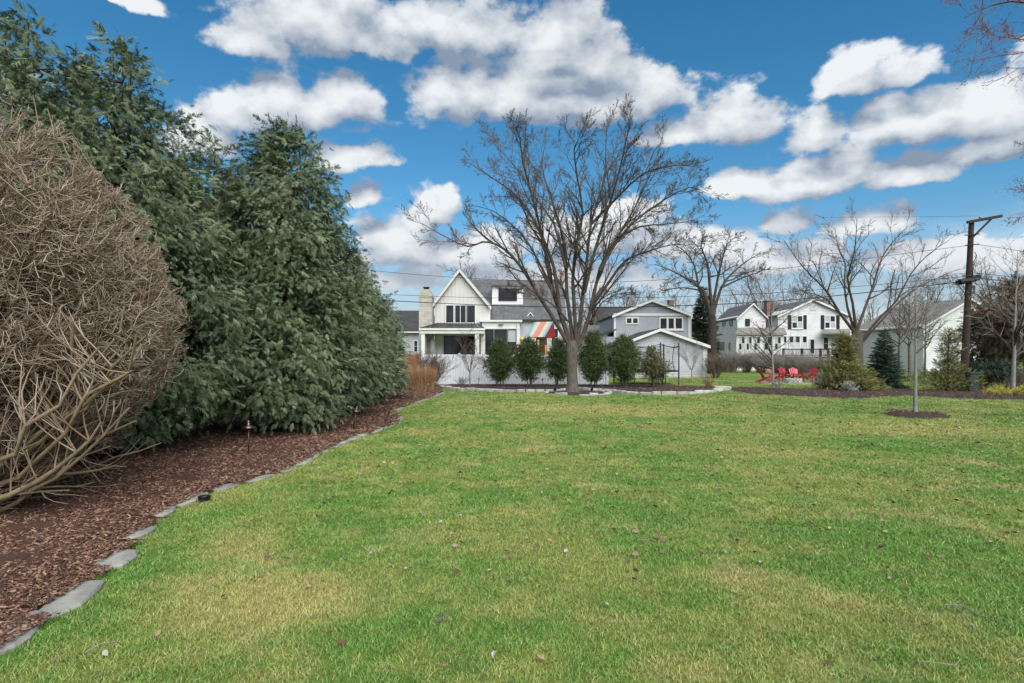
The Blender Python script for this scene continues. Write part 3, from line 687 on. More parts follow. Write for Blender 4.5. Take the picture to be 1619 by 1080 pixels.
def conifer(name, label, cat, base, h, r, clumps, per, leaf, material, seed, z0=0.3, prof=None, group=None, protos=None, out_up=(0.75, -0.45), spread=0.17, bark='bark_dark',
            stems=1, inner=0.35, lean=(0, 0), lobes=0.16, flat=0.0, tip_tint=0.0, thin_top=0.0, wild=.42, cavity=0.0):
    """evergreen: trunk with side branches, crown of leaf sprays gathered in clumps that follow an uneven envelope"""
    g = np.random.RandomState(seed); bx, by = base[0], base[1]
    t_ = thing(name, label, cat, (bx, by, 0), group=group)
    prof = prof or (lambda t: min(1.0, ((t + 0.10) / 0.34)) ** 0.6 * (1 - t ** 2.1) ** 0.75)
    ph = g.uniform(0, 6.28, 6)
    def env(t, a): return r * prof(t) * (1 + lobes * math.sin(2 * a + ph[0] + 3 * t) + lobes * .7 * math.sin(3 * a + ph[1] - 5 * t) + lobes * .6 * math.sin(9 * t + ph[2] + a))
    tb = Tubes()
    for s in range(stems):
        a = g.uniform(0, 6.28); o = 0.0 if stems == 1 else 0.22 * r
        sx, sy = bx + o * math.cos(a), by + o * math.sin(a)
        n = 7; pts = [(sx + lean[0] * (i / n) + g.uniform(-.03, .03) * (i > 0), sy + lean[1] * (i / n) + g.uniform(-.03, .03) * (i > 0), -0.05 + h * 0.97 * i / n) for i in range(n + 1)]
        r0 = 0.018 * h / stems ** .5 + 0.01; tb.add(pts, [r0 * (1 - 0.9 * i / n) for i in range(n + 1)])
    pos = []; axs = []; nz = []; sz = []; tn = []
    dens_t = np.linspace(0, 1, 60); wts = np.array([prof(q) + 0.12 for q in dens_t]); wts /= wts.sum()
    zr = h - z0
    for c in range(clumps):
        t = float(np.clip(g.choice(dens_t, p=wts) + g.uniform(-.01, .01), 0, 1)); a = g.uniform(0, 6.283)
        if math.sin(a) > 0.5 and g.uniform() < 0.45: a = -a
        R_ = env(t, a) * g.uniform(0.74, 1.04)
        is_in = g.uniform() < inner
        if is_in: R_ *= g.uniform(0.3, 0.75)
        elif cavity and math.sin(4 * a + ph[3] + 2 * t) * math.sin(15 * t + ph[4] + a) > .52 and g.uniform() < cavity: continue
        if t > .7 and thin_top and g.uniform() < thin_top * (t - .55): continue
        z = z0 + zr * t; ax, ay = bx + lean[0] * t, by + lean[1] * t
        C = np.array([ax + R_ * math.cos(a), ay + R_ * math.sin(a), z + g.uniform(-.06, .06)])
        outd = np.array([math.cos(a), math.sin(a), 0.0])
        st = (ax, ay, max(0.05, z - 0.35 * R_ * (1 if t < .85 else .4)))
        tb.add([st, tuple((np.array(st) + C) / 2 + (0, 0, 0.06 * R_)), tuple(C)], [0.012 + .006 * r, 0.008, 0.003])
        n = max(3, int(per * g.uniform(.6, 1.4))); ctint = g.uniform(-.22, .26); csize = g.uniform(.75, 1.2)
        sp_ = spread * (0.7 + 0.6 * prof(t))
        d = g.normal(0, 1, (n, 3)) * np.array([sp_, sp_, sp_ * (0.75 if not flat else flat)])
        p = C[None] + d
        up = out_up[1] + (0.55 if t > 0.8 else 0.0) * (1 if out_up[1] < 0 else 0)
        A = outd[None] * out_up[0] + np.array([0, 0, up])[None] + d / (sp_ + 1e-6) * 0.34 + g.normal(0, wild, (n, 3))
        Zv = np.array([0, 0, 1.0])[None] * 0.8 + outd[None] * 0.8 + g.normal(0, .45, (n, 3))
        pos.append(p); axs.append(A); nz.append(Zv); sz.append(leaf * g.uniform(.45, 1.45, n) * csize * (1.35 if is_in else 1)); tn.append(np.clip(g.beta(1.2, 2.4, n) + ctint + tip_tint, 0, 1))
    tb.build('trunk', bark, t_, 5)
    sprays_mesh('crown', np.concatenate(pos), np.concatenate(axs), np.concatenate(nz), np.concatenate(sz), np.concatenate(tn), protos or SPRAYS, material, t_)
    return t_

plume = lambda t: min(1.0, (t + 0.12) / 0.28) ** 0.6 * ((1 - t ** 3.6) ** 0.62 * 0.80 + 0.34 * (1 - t) ** 2)
EV = [  # x, y, height, radius, clumps, sprays per clump, spray length, label
    (-7.3, 8.7, 6.75, 1.5, 430, 46, 0.15, 'tall blue-green arborvitae rising behind the bare sheared shrub at the left edge'),
    (-6.75, 9.8, 6.9, 1.75, 740, 54, 0.145, 'blue-green arborvitae just right of the bare shrub, left of the nearest path light'),
    (-6.55, 12.5, 6.35, 1.5, 420, 46, 0.155, 'dark twin-topped arborvitae set back between its two taller neighbours'),
    (-4.85, 12.3, 6.6, 1.62, 660, 50, 0.15, 'tallest-looking arborvitae with a dark pointed crown against the clouds'),
    (-5.1, 15.6, 5.3, 1.42, 360, 42, 0.165, 'arborvitae forming the sloping right shoulder of the evergreen row'),
    (-5.15, 18.6, 4.7, 1.22, 290, 38, 0.175, 'second last arborvitae of the row, low and rounded'),
    (-5.2, 21.8, 4.0, 1.1, 240, 36, 0.19, 'last and lowest arborvitae of the row, nearest the orange dry grass')]
for i, (x, y, h, r, c, p, l, lab) in enumerate(EV):
    conifer('arborvitae_tree', lab, 'tree', (x, y), h, r, c, p, l, 'arbor_leaf', 300 + i, z0=0.5 if i == 3 else 0.42, prof=plume, group='evergreens along the left bed', stems=3, spread=0.15, inner=0.22, lobes=0.17, thin_top=1.3, wild=.62, cavity=.85)

# small arborvitae in front of the white fence
hedge_prof = lambda t: min(1.0, (t + 0.03) / 0.38) ** 0.8 * (1 - t ** 2.4) ** 0.7
for i, (px, top, bot, halfw, d, m_, lab, cl) in enumerate([
        (790, 541, 611, 23, 30.4, 'hedge_leaf', 'dark green young arborvitae before the fence, leftmost, beside the small bare tree', 150),
        (835, 538, 611.5, 23, 30.2, 'hedge_leaf', 'dark green young arborvitae in front of the striped playset canopy', 150),
        (883, 541, 611.5, 19, 30.4, 'hedge_leaf', 'narrow young arborvitae just left of the big bare trunk', 120),
        (938, 528, 612.5, 25, 29.8, 'hedge_leaf', 'full young arborvitae just right of the big bare trunk', 190),
        (986, 536, 613, 25, 29.5, 'hedge_leaf', 'dark young arborvitae beyond the end of the white fence', 190),
        (1033, 553, 613, 22, 29.5, 'olive_leaf', 'thin patchy young arborvitae before the trampoline', 65)]):
    x = wx(px, d); h = wz(top, d); r = halfw / FPX * d
    conifer('arborvitae_shrub', lab, 'shrub', (x, d), h, r, int(cl * 1.5), 28, 0.13, m_, 340 + i, z0=0.42, prof=hedge_prof, group='young arborvitae before the fence', stems=4, spread=0.14, inner=0.35, bark='bark_grey', lobes=0.06, out_up=(0.4, 0.5), protos=BROAD)

# spruce: tiers of branches
def spruce(name, label, base, h, r, tiers, material, seed, size=0.2, group=None):
    g = np.random.RandomState(seed); t_ = thing(name, label, 'tree', (base[0], base[1], 0), group=group); tb = Tubes(); bx, by = base[0], base[1]
    tb.add([(bx, by, -0.05), (bx, by, h * .5), (bx, by, h)], [0.03 * h ** .8, 0.018 * h ** .8, 0.004]); pos = []; axs = []; nz = []; sz = []; tn = []
    for k in range(tiers):
        t = (k + g.uniform(-.3, .3)) / tiers; z = 0.12 + (h - 0.16) * max(t, 0); L = r * (1 - t) ** 0.85 * g.uniform(.85, 1.1) + 0.05
        nb = max(5, int(15 * (1 - t) + 4))
        for j in range(nb):
            a = j * 6.283 / nb + g.uniform(-.3, .3); zj = g.uniform(-.5, .5) * h / tiers; l = L * g.uniform(.75, 1.1); dirn = np.array([math.cos(a), math.sin(a), -0.12 + 0.5 * t])
            p0 = np.array([bx, by, max(.1, z + zj)]); p1 = p0 + dirn * l; tb.add([tuple(p0), tuple((p0 + p1) / 2 - (0, 0, .04 * l)), tuple(p1)], [.012, .008, .003])
            n = max(6, int(l * 42 * (.2 / size) ** .5))
            for q in range(n):
                f = 0.15 + 0.87 * (q + g.uniform()) / n; p = p0 + dirn * l * f + g.normal(0, 1, 3) * np.array([.10, .10, .03]) * l * (1.1 - f) - (0, 0, .16 * l * f * (1 - f)); sd = g.choice([-1, 1]) * g.uniform(.2, 1.1)
                ax = np.array([math.cos(a + sd), math.sin(a + sd), g.uniform(-.15, .35)])
                pos.append(p); axs.append(ax); nz.append(np.array([0, 0, 1.0]) + g.normal(0, .35, 3)); sz.append(size * g.uniform(.6, 1.25)); tn.append(g.beta(1.5, 2.6))
    tb.build('trunk', 'bark_dark', t_, 5)
    sprays_mesh('crown', np.array(pos), np.array(axs), np.array(nz), np.array(sz), np.array(tn), SPIKY, material, t_); return t_
d = 29.0
spruce('spruce_tree', 'young blue-green spruce with dense tiers between the junipers', (wx(1398, d), d), wz(520, d), 0.98, 34, 'spruce_leaf', 361, 0.17)
d = 64.0
spruce('spruce_tree', 'tall dark spruce behind the grey garage and old bare tree', (wx(1112, d), d), wz(452, d), 2.2, 38, 'dark_conifer', 362, 0.55)

# feathery junipers in the right bed
jun = lambda t: (1.0 if t < 0.12 else max(0.0, 1 - (t - .12) / .4) ** 0.6 * 0.62 + 0.38 * (1 - t) ** .55)
d = 27.6
conifer('juniper_shrub', 'yellow-green feathery juniper with a tall tip beside the spruce', 'shrub', (wx(1334, d), d), wz(531, d), 1.15, 300, 26, 0.2, 'juniper_leaf', 371, z0=0.12, prof=jun, protos=SPIKY, out_up=(0.7, 0.55), spread=0.17, lobes=0.22, group='feathery junipers', flat=.5)
d = 26.6
low = lambda t: (1.0 if t < 0.22 else 0.26 * (1 - t) ** .5 + 0.5 * max(0, 1 - (t - .22) / .18))
conifer('juniper_shrub', 'sprawling olive juniper with sparse upright shoots beside the utility pole', 'shrub', (wx(1499, d), d), wz(524, d), 1.05, 150, 22, 0.18, 'juniper_leaf', 372, z0=0.12, prof=low, protos=SPIKY, out_up=(0.7, 0.6), spread=0.17, lobes=0.25, group='feathery junipers', flat=.5)
# big brownish cedar and the dark topiary-like yew at the right edge
d = 36.0
conifer('cedar_tree', 'large brownish cedar behind the pale tree at the right edge', 'tree', (wx(1606, d), d), wz(448, d), 2.5, 200, 30, 0.36, 'brown_cedar', 373, z0=1.9, prof=lambda t: min(1, (t + .25) / .5) * (1 - t ** 3) ** .6, stems=5, spread=0.26, lobes=.2)
d = 40.0
conifer('cedar_tree', 'dark green cedar just right of the utility pole', 'tree', (wx(1556, d), d), wz(487, d), 1.5, 110, 26, 0.34, 'dark_conifer', 374, z0=0.6, stems=3, spread=0.24, lobes=.2)
d = 27.4
conifer('yew_shrub', 'small dark green yew on bare stems left of the pale tree', 'shrub', (wx(1574, d), d), wz(574, d), 0.75, 70, 26, 0.15, 'dark_conifer', 375, z0=0.72, prof=lambda t: (1 - (2 * t - 1) ** 2) ** .5 + .1, stems=5, spread=0.13, protos=BROAD)
for px, lab in ((1577, 'low bright yellow groundcover clump left of the pale tree'), (1614, 'low bright yellow groundcover clump at the right edge of the bed')):
    g0 = G(px, 625.5)
    conifer('groundcover_clump', lab, 'plant', g0, 0.22, 0.42, 90, 14, 0.09, 'yellow_leaf', int(px), z0=0.04, prof=lambda t: (1 - t ** 2) ** .5, spread=0.07, protos=BROAD, out_up=(0.4, 0.8), group='yellow groundcover')
for px, py, lab, rr_ in ((1303, 617, 'low shrub with pale tufted flower heads at the foot of the big juniper', .42), (1340, 621, 'tiny pale-flowered plant in the mulch before the big juniper', .22)):
    g0 = G(px, py)
    conifer('flowering_shrub', lab, 'plant', g0, rr_ * 1.9, rr_ * 1.25, 46, 10, 0.10, 'grey_leaf', int(px), z0=rr_ * .7, prof=lambda t: (1 - t ** 2) ** .5, spread=0.07, protos=BROAD, out_up=(0.4, 0.8), group='pale flowering shrubs', bark='twig_red', stems=7)

# ------------------------------------------------------------------ bare trees
def unit3(x, y, z):
    l = math.sqrt(x * x + y * y + z * z) + 1e-9; return (x / l, y / l, z / l)
class Bare:
    """limbs go to the trunk mesh, finer wood to the crown mesh"""
    def __init__(s, seed, rmin, levels, num, ratio, up, wob=0.16, ang=(24, 52), thick=0.03):
        s.g = random.Random(seed); s.rmin = rmin; s.levels = levels; s.num = num; s.ratio = ratio; s.up = up; s.wob = wob; s.ang = ang; s.trunk = Tubes(); s.limbs = Tubes(); s.crown = Tubes(); s.thick = thick; s.tips = []
    def store(s, pts, rad):
        (s.limbs if rad[0] > s.thick else s.crown).add(pts, rad, s.g.random())
    def kids(s, pts, rad, L, lev, t0=0.22):
        g = s.g
        if lev > s.levels: return
        n = s.num[lev - 1]; n = max(1, int(n * g.uniform(.75, 1.25) + .5))
        for c in range(n):
            t = t0 + (1 - t0) * (c + g.uniform(.1, .9)) / n
            f = t * (len(pts) - 1); i = min(int(f), len(pts) - 2); u = f - i
            p = tuple(pts[i][k] + (pts[i + 1][k] - pts[i][k]) * u for k in range(3)); rr = rad[i] + (rad[i + 1] - rad[i]) * u
            tg = unit3(*(pts[i + 1][k] - pts[i][k] for k in range(3)))
            v = unit3(g.gauss(0, 1), g.gauss(0, 1), g.gauss(0, 1)); dt = sum(v[k] * tg[k] for k in range(3)); v = unit3(*(v[k] - dt * tg[k] for k in range(3)))
            a = R(g.uniform(*s.ang)); dd = tuple(tg[k] * math.cos(a) + v[k] * math.sin(a) for k in range(3))
            ll = L * s.ratio[lev - 1] * (1.2 - 0.65 * t) * g.uniform(.65, 1.25)
            s.grow(p, dd, ll, max(s.rmin, min(rr * 0.62, 0.02 * ll + s.rmin)), lev)
    def grow(s, p, d, L, r, lev):
        g = s.g; n = (6, 5, 4, 3, 3)[min(lev, 4)]; pts = [p]; st = L / n; w = s.wob; u = s.up[min(lev, len(s.up) - 1)]
        for i in range(n):
            d = unit3(d[0] + g.gauss(0, w), d[1] + g.gauss(0, w), d[2] + g.gauss(0, w) + u); p = (p[0] + d[0] * st, p[1] + d[1] * st, max(p[2] + d[2] * st, 0.15)); pts.append(p)
        end = max(s.rmin * .55, r * (0.35 if lev < 2 else .4)); rad = [r + (end - r) * i / n for i in range(n + 1)]
        s.store(pts, rad); s.kids(pts, rad, L, lev + 1)
        if lev >= s.levels - 1: s.tips.append(pts[-1])
    def finish(s, name, label, base, tm, cm, group=None, cat='tree'):
        t_ = thing(name, label, cat, (base[0], base[1], 0), group=group)
        s.trunk.build('trunk', tm, t_, 8)
        if s.limbs.b: s.limbs.build('limbs', 'bark_limb', t_, 7)
        s.crown.build('crown', cm, t_, 3); return t_

def limb_tree(B, d, limbs, r0, depth, root=None, thin=1.0, squash=0.0):
    """limbs traced as their course in the crown, given a spread in depth so that the crown is round"""
    for i, (pts, r, off) in enumerate(limbs):
        n = len(pts); q = []
        for k, (px, py) in enumerate(pts):
            t = k / (n - 1); dd = d + off * t ** 1.15; q.append(P(px, py, dd))
        if root and pts[0][1] > root[1] - 40: q = [root[0]] + q
        if squash: q = [(v[0], v[1], v[2] - squash * max(0, v[2] - 5)) for v in q]
        L = sum(math.dist(a, b) for a, b in zip(q[:-1], q[1:])); sm = [tuple(v) for v in smooth_line(q, 2)]
        m_ = len(sm); rad = [max(B.rmin * 1.5, r * thin * (1 - .9 * (k / (m_ - 1)) ** .8)) for k in range(m_)]
        B.limbs.add(sm, rad); B.kids(sm, rad, L, 1, 0.25)
Z = lambda x, y: (640 + x / 2.204, 150 + y / 2.204)
td = tree_c[1]
LIMBS = [
    ([Z(575, 880), Z(530, 800), Z(470, 705), Z(420, 620), Z(370, 550), Z(320, 510), Z(270, 500), Z(220, 518), Z(140, 480), Z(60, 430)], .17, -1.2),
    ([Z(578, 870), Z(540, 760), Z(505, 640), Z(490, 540), Z(470, 460), Z(430, 380), Z(380, 310), Z(300, 250), Z(225, 195)], .19, 1.5),
    ([Z(540, 760), Z(520, 600), Z(480, 480), Z(445, 330), Z(412, 200), Z(402, 110), Z(385, 70)], .13, -2.6),
    ([Z(588, 870), Z(565, 700), Z(560, 560), Z(540, 430), Z(500, 300), Z(478, 200), Z(492, 115)], .17, 2.6),
    ([Z(598, 860), Z(585, 650), Z(600, 500), Z(620, 390), Z(600, 250), Z(590, 150), Z(600, 120)], .16, -3.0),
    ([Z(600, 870), Z(620, 700), Z(635, 560), Z(650, 420), Z(690, 280), Z(700, 180), Z(702, 50)], .18, 1.2),
    ([Z(625, 690), Z(655, 560), Z(700, 400), Z(740, 260), Z(770, 120), Z(792, 25)], .13, -2.0),
    ([Z(608, 870), Z(645, 760), Z(680, 600), Z(740, 480), Z(800, 370), Z(850, 250), Z(890, 130)], .18, 2.4),
    ([Z(650, 740), Z(720, 640), Z(770, 570), Z(850, 535), Z(940, 510), Z(1000, 520)], .11, -2.2),
    ([Z(680, 610), Z(720, 530), Z(790, 430), Z(900, 340), Z(990, 290), Z(1040, 305)], .12, 0.6),
    ([Z(520, 690), Z(460, 560), Z(400, 460), Z(310, 380), Z(225, 355)], .10, 2.2),
    ([Z(560, 600), Z(520, 430), Z(455, 330), Z(400, 230), Z(320, 130), Z(290, 100)], .09, 3.4),
    ([Z(740, 480), Z(820, 440), Z(900, 430), Z(980, 420), Z(1045, 395)], .08, 3.0),
    ([Z(650, 430), Z(740, 330), Z(830, 240), Z(930, 210), Z(1020, 215)], .09, -3.2),
    ([Z(570, 790), Z(520, 735), Z(460, 700), Z(400, 690), Z(350, 670)], .06, -2.6),
    ([Z(640, 800), Z(690, 720), Z(760, 690), Z(800, 690)], .05, -2.4)]
B = Bare(21, 0.006, 4, (22, 9, 5, 3), (0.22, 0.40, 0.46, 0.5), (0.05, 0.07, 0.05, 0.03), 0.11, (22, 48), 0.028)
c0 = tree_c
B.trunk.add([(c0[0], c0[1], -0.1), (c0[0], c0[1], 0.12), (c0[0], c0[1], 0.5), (c0[0] - .02, c0[1], 1.0), (c0[0] - 0.02, c0[1], 1.6), (c0[0] - .02, c0[1], 2.0), (c0[0] - .02, c0[1], 2.35)], [0.42, 0.31, 0.25, 0.235, 0.25, 0.29, 0.2])
limb_tree(B, td, LIMBS, .2, 0, ((c0[0] - .02, c0[1], 1.75), 560), .72, .09)
B.finish('shade_tree', 'big bare spreading tree with a vase of dark limbs in the lawn centre', c0, 'bark_grey', 'twig_dark')

def simple_tree(name, label, base, h, r, split, nl, spread, seed, tm, cm, rmin, levels=3, num=(8, 6, 4), ratio=(0.42, .45, .5), up=(0.06, 0.06, 0.04, 0.02), group=None, wob=.14, ang=(22, 50), thick=0.03, taper=.75, cat='tree'):
    B = Bare(seed, rmin, levels, num, ratio, up, wob, ang, thick); g = B.g; x, y = base[0], base[1]
    lean = (g.uniform(-.04, .04), g.uniform(-.04, .04))
    n = 5; B.trunk.add([(x + lean[0] * split * i / n, y + lean[1] * split * i / n, -0.05 + (split + .05) * i / n) for i in range(n + 1)], [r * (1.25 if i == 0 else 1 - (1 - taper) * i / n) for i in range(n + 1)])
    for k in range(nl):
        a = k * 6.283 / nl + g.uniform(-.4, .4); s_ = R(g.uniform(spread[0], spread[1])) if k else R(spread[0] * .4)
        dd = (math.sin(s_) * math.cos(a), math.sin(s_) * math.sin(a), math.cos(s_)); L = (h - split) / max(.45, math.cos(s_)) * g.uniform(.82, 1.02) * (1 if s_ < .8 else .75)
        z = split * g.uniform(.86, 1.0); B.grow((x + lean[0] * split, y + lean[1] * split, z), dd, L, r * taper * (.62 if nl > 3 else .75), 0)
    B.finish(name, label, base, tm, cm, group, cat); return B

# the old dark tree beyond the garage and the wide multi-limbed tree before the white house
d = 56.0
DL = [([(1124, 500), (1112, 460), (1085, 440), (1055, 425), (1035, 418)], .30, -2), ([(1124, 500), (1105, 455), (1098, 420), (1080, 395), (1060, 385)], .26, 3), ([(1126, 500), (1122, 450), (1118, 415), (1108, 390), (1112, 378)], .30, -3),
      ([(1127, 500), (1140, 455), (1160, 430), (1185, 410), (1208, 398)], .28, 2), ([(1126, 490), (1135, 440), (1142, 410), (1150, 385), (1165, 375)], .24, -2), ([(1140, 455), (1172, 440), (1195, 432), (1210, 425)], .16, -3), ([(1112, 460), (1080, 455), (1055, 458), (1038, 462)], .14, 2)]
B = Bare(31, 0.017, 3, (13, 7, 5), (0.32, .42, .48), (0.03, 0.05, 0.03), 0.22, (28, 65), 0.06)
bx = wx(1126, d); B.trunk.add([(bx, d, -.1), (bx, d, 2), (bx, d, 4), (bx - .05, d, wz(498, d))], [.56, .46, .42, .38]); limb_tree(B, d, DL, .3, 0, None, .66)
B.finish('old_tree', 'old bare tree with gnarled dark crown right of the grey house', (bx, d, 0), 'bark_dark', 'twig_dark')
d = 40.0
Q = lambda x, y: (1180 + x / 3.0, 300 + y / 3.0)
DL = [([Q(510, 670), Q(440, 580), Q(380, 480), Q(310, 410), Q(240, 330), Q(180, 240)], .17, -2), ([Q(515, 670), Q(480, 560), Q(465, 440), Q(470, 350), Q(440, 290), Q(420, 180)], .15, 2), ([Q(520, 670), Q(505, 540), Q(480, 420), Q(510, 310), Q(520, 220), Q(525, 140)], .16, -2.5),
      ([Q(525, 670), Q(560, 570), Q(600, 460), Q(640, 330), Q(700, 240), Q(770, 170)], .17, 1.5), ([Q(540, 720), Q(640, 600), Q(710, 530), Q(780, 400), Q(860, 310), Q(960, 240)], .15, -1.5), ([Q(545, 730), Q(650, 610), Q(760, 500), Q(880, 430), Q(1010, 375)], .12, 2), ([Q(470, 620), Q(380, 520), Q(300, 490), Q(220, 470)], .10, -3)]
B = Bare(33, 0.010, 3, (13, 7, 4), (0.30, .42, .48), (0.06, 0.06, 0.04), 0.14, (22, 50), 0.04)
bx = wx(1356, d); B.trunk.add([(bx, d, -.1), (bx, d, 1), (bx, d, 1.9), (bx - .05, d, wz(522, d))], [.42, .35, .35, .32]); limb_tree(B, d, DL, .3, 0, None, .72)
B.finish('wide_tree', 'wide bare tree with open ascending limbs before the white shuttered house', (bx, d, 0), 'bark_grey', 'twig_dark')

# young trees: one straight leader with thinner side branches
def leader_tree(name, label, base, h, r, clear, n, seed, tm, cm, rmin, reach=0.38, levels=3, num=(5, 3), up=.05, ang=(38, 66), group=None):
    B = Bare(seed, rmin, levels, (n,) + num, (reach, .42, .42), (up, up, up * .8, .03), .10, ang, 0.02); g = B.g; x, y = base[0], base[1]; m_ = 10; lx, ly = g.uniform(-.03, .03), g.uniform(-.03, .03)
    pts = [(x + lx * h * i / m_ + g.uniform(-.012, .012) * h * .3 * (i > 2), y + ly * h * i / m_ + g.uniform(-.012, .012) * h * .3 * (i > 2), -.05 + (h + .05) * i / m_) for i in range(m_ + 1)]
    rad = [max(rmin, r * (1.15 if i == 0 else 1 - .92 * (i / m_) ** .9)) for i in range(m_ + 1)]; B.trunk.add(pts, rad); B.kids(pts, rad, h, 1, clear / h); B.finish(name, label, base, tm, cm, group)
leader_tree('sapling', 'young bare sapling with a pale straight trunk in its own mulch mound', sap_c, 3.75, 0.056, 1.7, 22, 41, 'bark_pale', 'twig_pale', 0.0036, .32)
d = 24.4
leader_tree('pale_tree', 'pale-barked young tree with upswept branches near the right edge', (wx(1601, d), d), wz(400, d), 0.095, 1.45, 34, 42, 'bark_pale', 'twig_pale', 0.006, .36, up=.10)
d = 28.4
leader_tree('forked_tree', 'slender grey bare tree with low spreading branches in front of the red chairs', (wx(1226, d), d + .2), wz(436, d), 0.07, .95, 36, 43, 'bark_pale', 'twig_brown', 0.006, .32, up=.06, ang=(45, 75))
d = 30.8
simple_tree('small_tree', 'small bare ornamental tree before the white fence, left of the arborvitae', (wx(743, d), d), wz(534, d), 0.045, 0.85, 9, (18, 66), 44, 'bark_pale', 'twig_brown', 0.005, 3, (7, 5, 3), (0.42, .42, .4), thick=0.02, up=(.10, .08, .05), taper=.6)
d = 38.0
simple_tree('small_tree', 'small bare tree standing before the grey garage wall', (wx(1094, d), d), wz(547, d), 0.05, 0.8, 10, (15, 66), 45, 'bark_pale', 'twig_pale', 0.006, 3, (7, 5, 3), (0.42, .42, .4), thick=0.02, up=(.10, .08, .05), taper=.6)
for px, d, top, sd, lab in ((1420, 43, 470, 46, 'thin bare tree at the left end of the long white building'), (1438, 37, 455, 47, 'thin bare tree directly behind the young sapling'), (1462, 46, 478, 48, 'thin bare tree before the middle of the long white building')):
    leader_tree('thin_tree', lab, (wx(px, d), d), wz(top, d), 0.10, 2.2, 26, sd, 'bark_grey', 'twig_brown', 0.009, .36, group='thin trees by the white building', up=.08)
# bare trees behind the houses
for i, (px, d, top, sd, lab, n_) in enumerate((
        (762, 78, 428, 51, 'bare tree crown showing above the ridge beside the steep white gable', 6), (985, 88, 455, 52, 'bare tree behind the ridge of the grey house', 7), (945, 80, 462, 53, 'brownish bare tree between the white house and the grey house', 7),
        (1222, 92, 425, 54, 'tall bare tree behind the brick chimney', 8), (1160, 98, 470, 55, 'low bare tree behind the left wing of the shuttered house', 6), (1465, 84, 455, 56, 'bare tree behind the long white building roof', 7),
        (1585, 60, 415, 57, 'bare tree rising behind the brownish cedar', 8), (1075, 95, 468, 58, 'bare tree just right of the grey house chimney', 6), (880, 90, 462, 59, 'bare tree behind the right end of the white house roof', 6), (1010, 110, 470, 60, 'far bare tree above the grey house ridge', 6), (1290, 105, 465, 63, 'far bare tree behind the main gable of the shuttered house', 6), (1375, 100, 480, 64, 'far bare tree between the shuttered house and white building', 6))):
    simple_tree('distant_tree', lab, (wx(px, d), d), wz(top, d), 0.24, 3.2, n_, (14, 52), sd, 'bark_dark', 'twig_brown', 0.020, 3, (7, 5, 4), (0.42, .45, .5), group='bare trees behind the houses', thick=.07)

# budding maple reaching in from beyond the right edge
B = Bare(71, 0.006, 3, (9, 6, 4), (0.40, .45, .5), (0.0, 0.01, 0.0), .18, (25, 60), 0.03); d = 13.5
bx = 14.6; B.trunk.add([(bx, d, -.1), (bx, d, 1.5), (bx - .1, d, 3.5), (bx - .2, d, 6), (bx - .2, d, 8.5), (bx, d, 11)], [.34, .27, .25, .2, .15, .08])
for pts in ([(1770, 160), (1690, 60), (1630, 5), (1570, 8), (1525, 28)], [(1790, 250), (1720, 160), (1650, 60), (1605, 62)], [(1810, 330), (1745, 290), (1690, 250), (1655, 215)], [(1810, 400), (1745, 360), (1690, 320), (1655, 300)]):
    limb_tree(B, d, [(pts, .06, -.6)], 0, 0)
mt = B.finish('budding_maple', 'reddish budding maple whose branches hang in from the right edge', (bx, d, 0), 'bark_grey', 'twig_red')
tp = np.array(B.tips); tp = np.repeat(tp, 3, 0) + rs.normal(0, .05, (len(tp) * 3, 3)); n = len(tp)
sprays_mesh('buds', tp, rs.normal(0, 1, (n, 3)), rs.normal(0, 1, (n, 3)), rs.uniform(.03, .06, n), rs.uniform(0, 1, n), BROAD, 'bud_red', mt)

# twiggy shrubs
def twig_shrub(name, label, base, h, r, n, seed, cm, rmin, sm='twig_brown', group=None, kids=(5, 3), cat='shrub', up=.05):
    B = Bare(seed, rmin, 2, kids, (.42, .45), (up, .04, .03), .12, (14, 38), 99); g = B.g
    for k in range(n):
        a = g.uniform(0, 6.283); q = math.sqrt(g.random()); s_ = q * math.atan2(r, h) * 1.1; x = base[0] + .22 * r * q * math.cos(a); y = base[1] + .22 * r * q * math.sin(a)
        L = h * g.uniform(.7, 1.03) / max(.6, math.cos(s_)) * (1 - .12 * q); B.grow((x, y, -.03), (math.sin(s_) * math.cos(a), math.sin(s_) * math.sin(a), math.cos(s_)), L, rmin * g.uniform(1.6, 2.6), 0)
    t_ = thing(name, label, cat, (base[0], base[1], 0), group=group); B.crown.build('branches', cm, t_, 3); return t_
d = 30.0
twig_shrub('bare_shrub', 'rounded grey bare shrub at the left end of the white fence', (wx(683, d), d), wz(559, d), 0.9, 60, 81, 'twig_brown', .006, kids=(8, 5))
d = 43.2
twig_shrub('bare_shrub', 'brown twiggy shrub at the right corner of the grey garage', (wx(1131, d), d), wz(560, d), 0.95, 60, 82, 'twig_brown', .008, kids=(7, 4))
for i, (px, d, top, w_, lab) in enumerate(((1158, 60, 556, 20, 'leftmost of the brown hedge shrubs below the shuttered house'), (1180, 60, 557, 20, 'second hedge shrub from the left below the shuttered house'), (1203, 59, 557, 20, 'hedge shrub directly behind the leftmost red chair'), (1226, 57, 559, 22, 'hedge shrub behind the slender grey forked tree'),
                                           (1248, 55, 560, 22, 'hedge shrub behind the middle of the red chairs'), (1270, 54, 562, 22, 'hedge shrub right behind the pink-backed chair'), (1292, 50, 564, 24, 'hedge shrub left of the big juniper, under the deck'))):
    twig_shrub('hedge_shrub', lab, (wx(px, d), d), wz(top, d), w_ / FPX * d * 1.1, 110, 90 + i, 'twig_pale', .009, kids=(6, 4), group='brown bare hedge below the house')
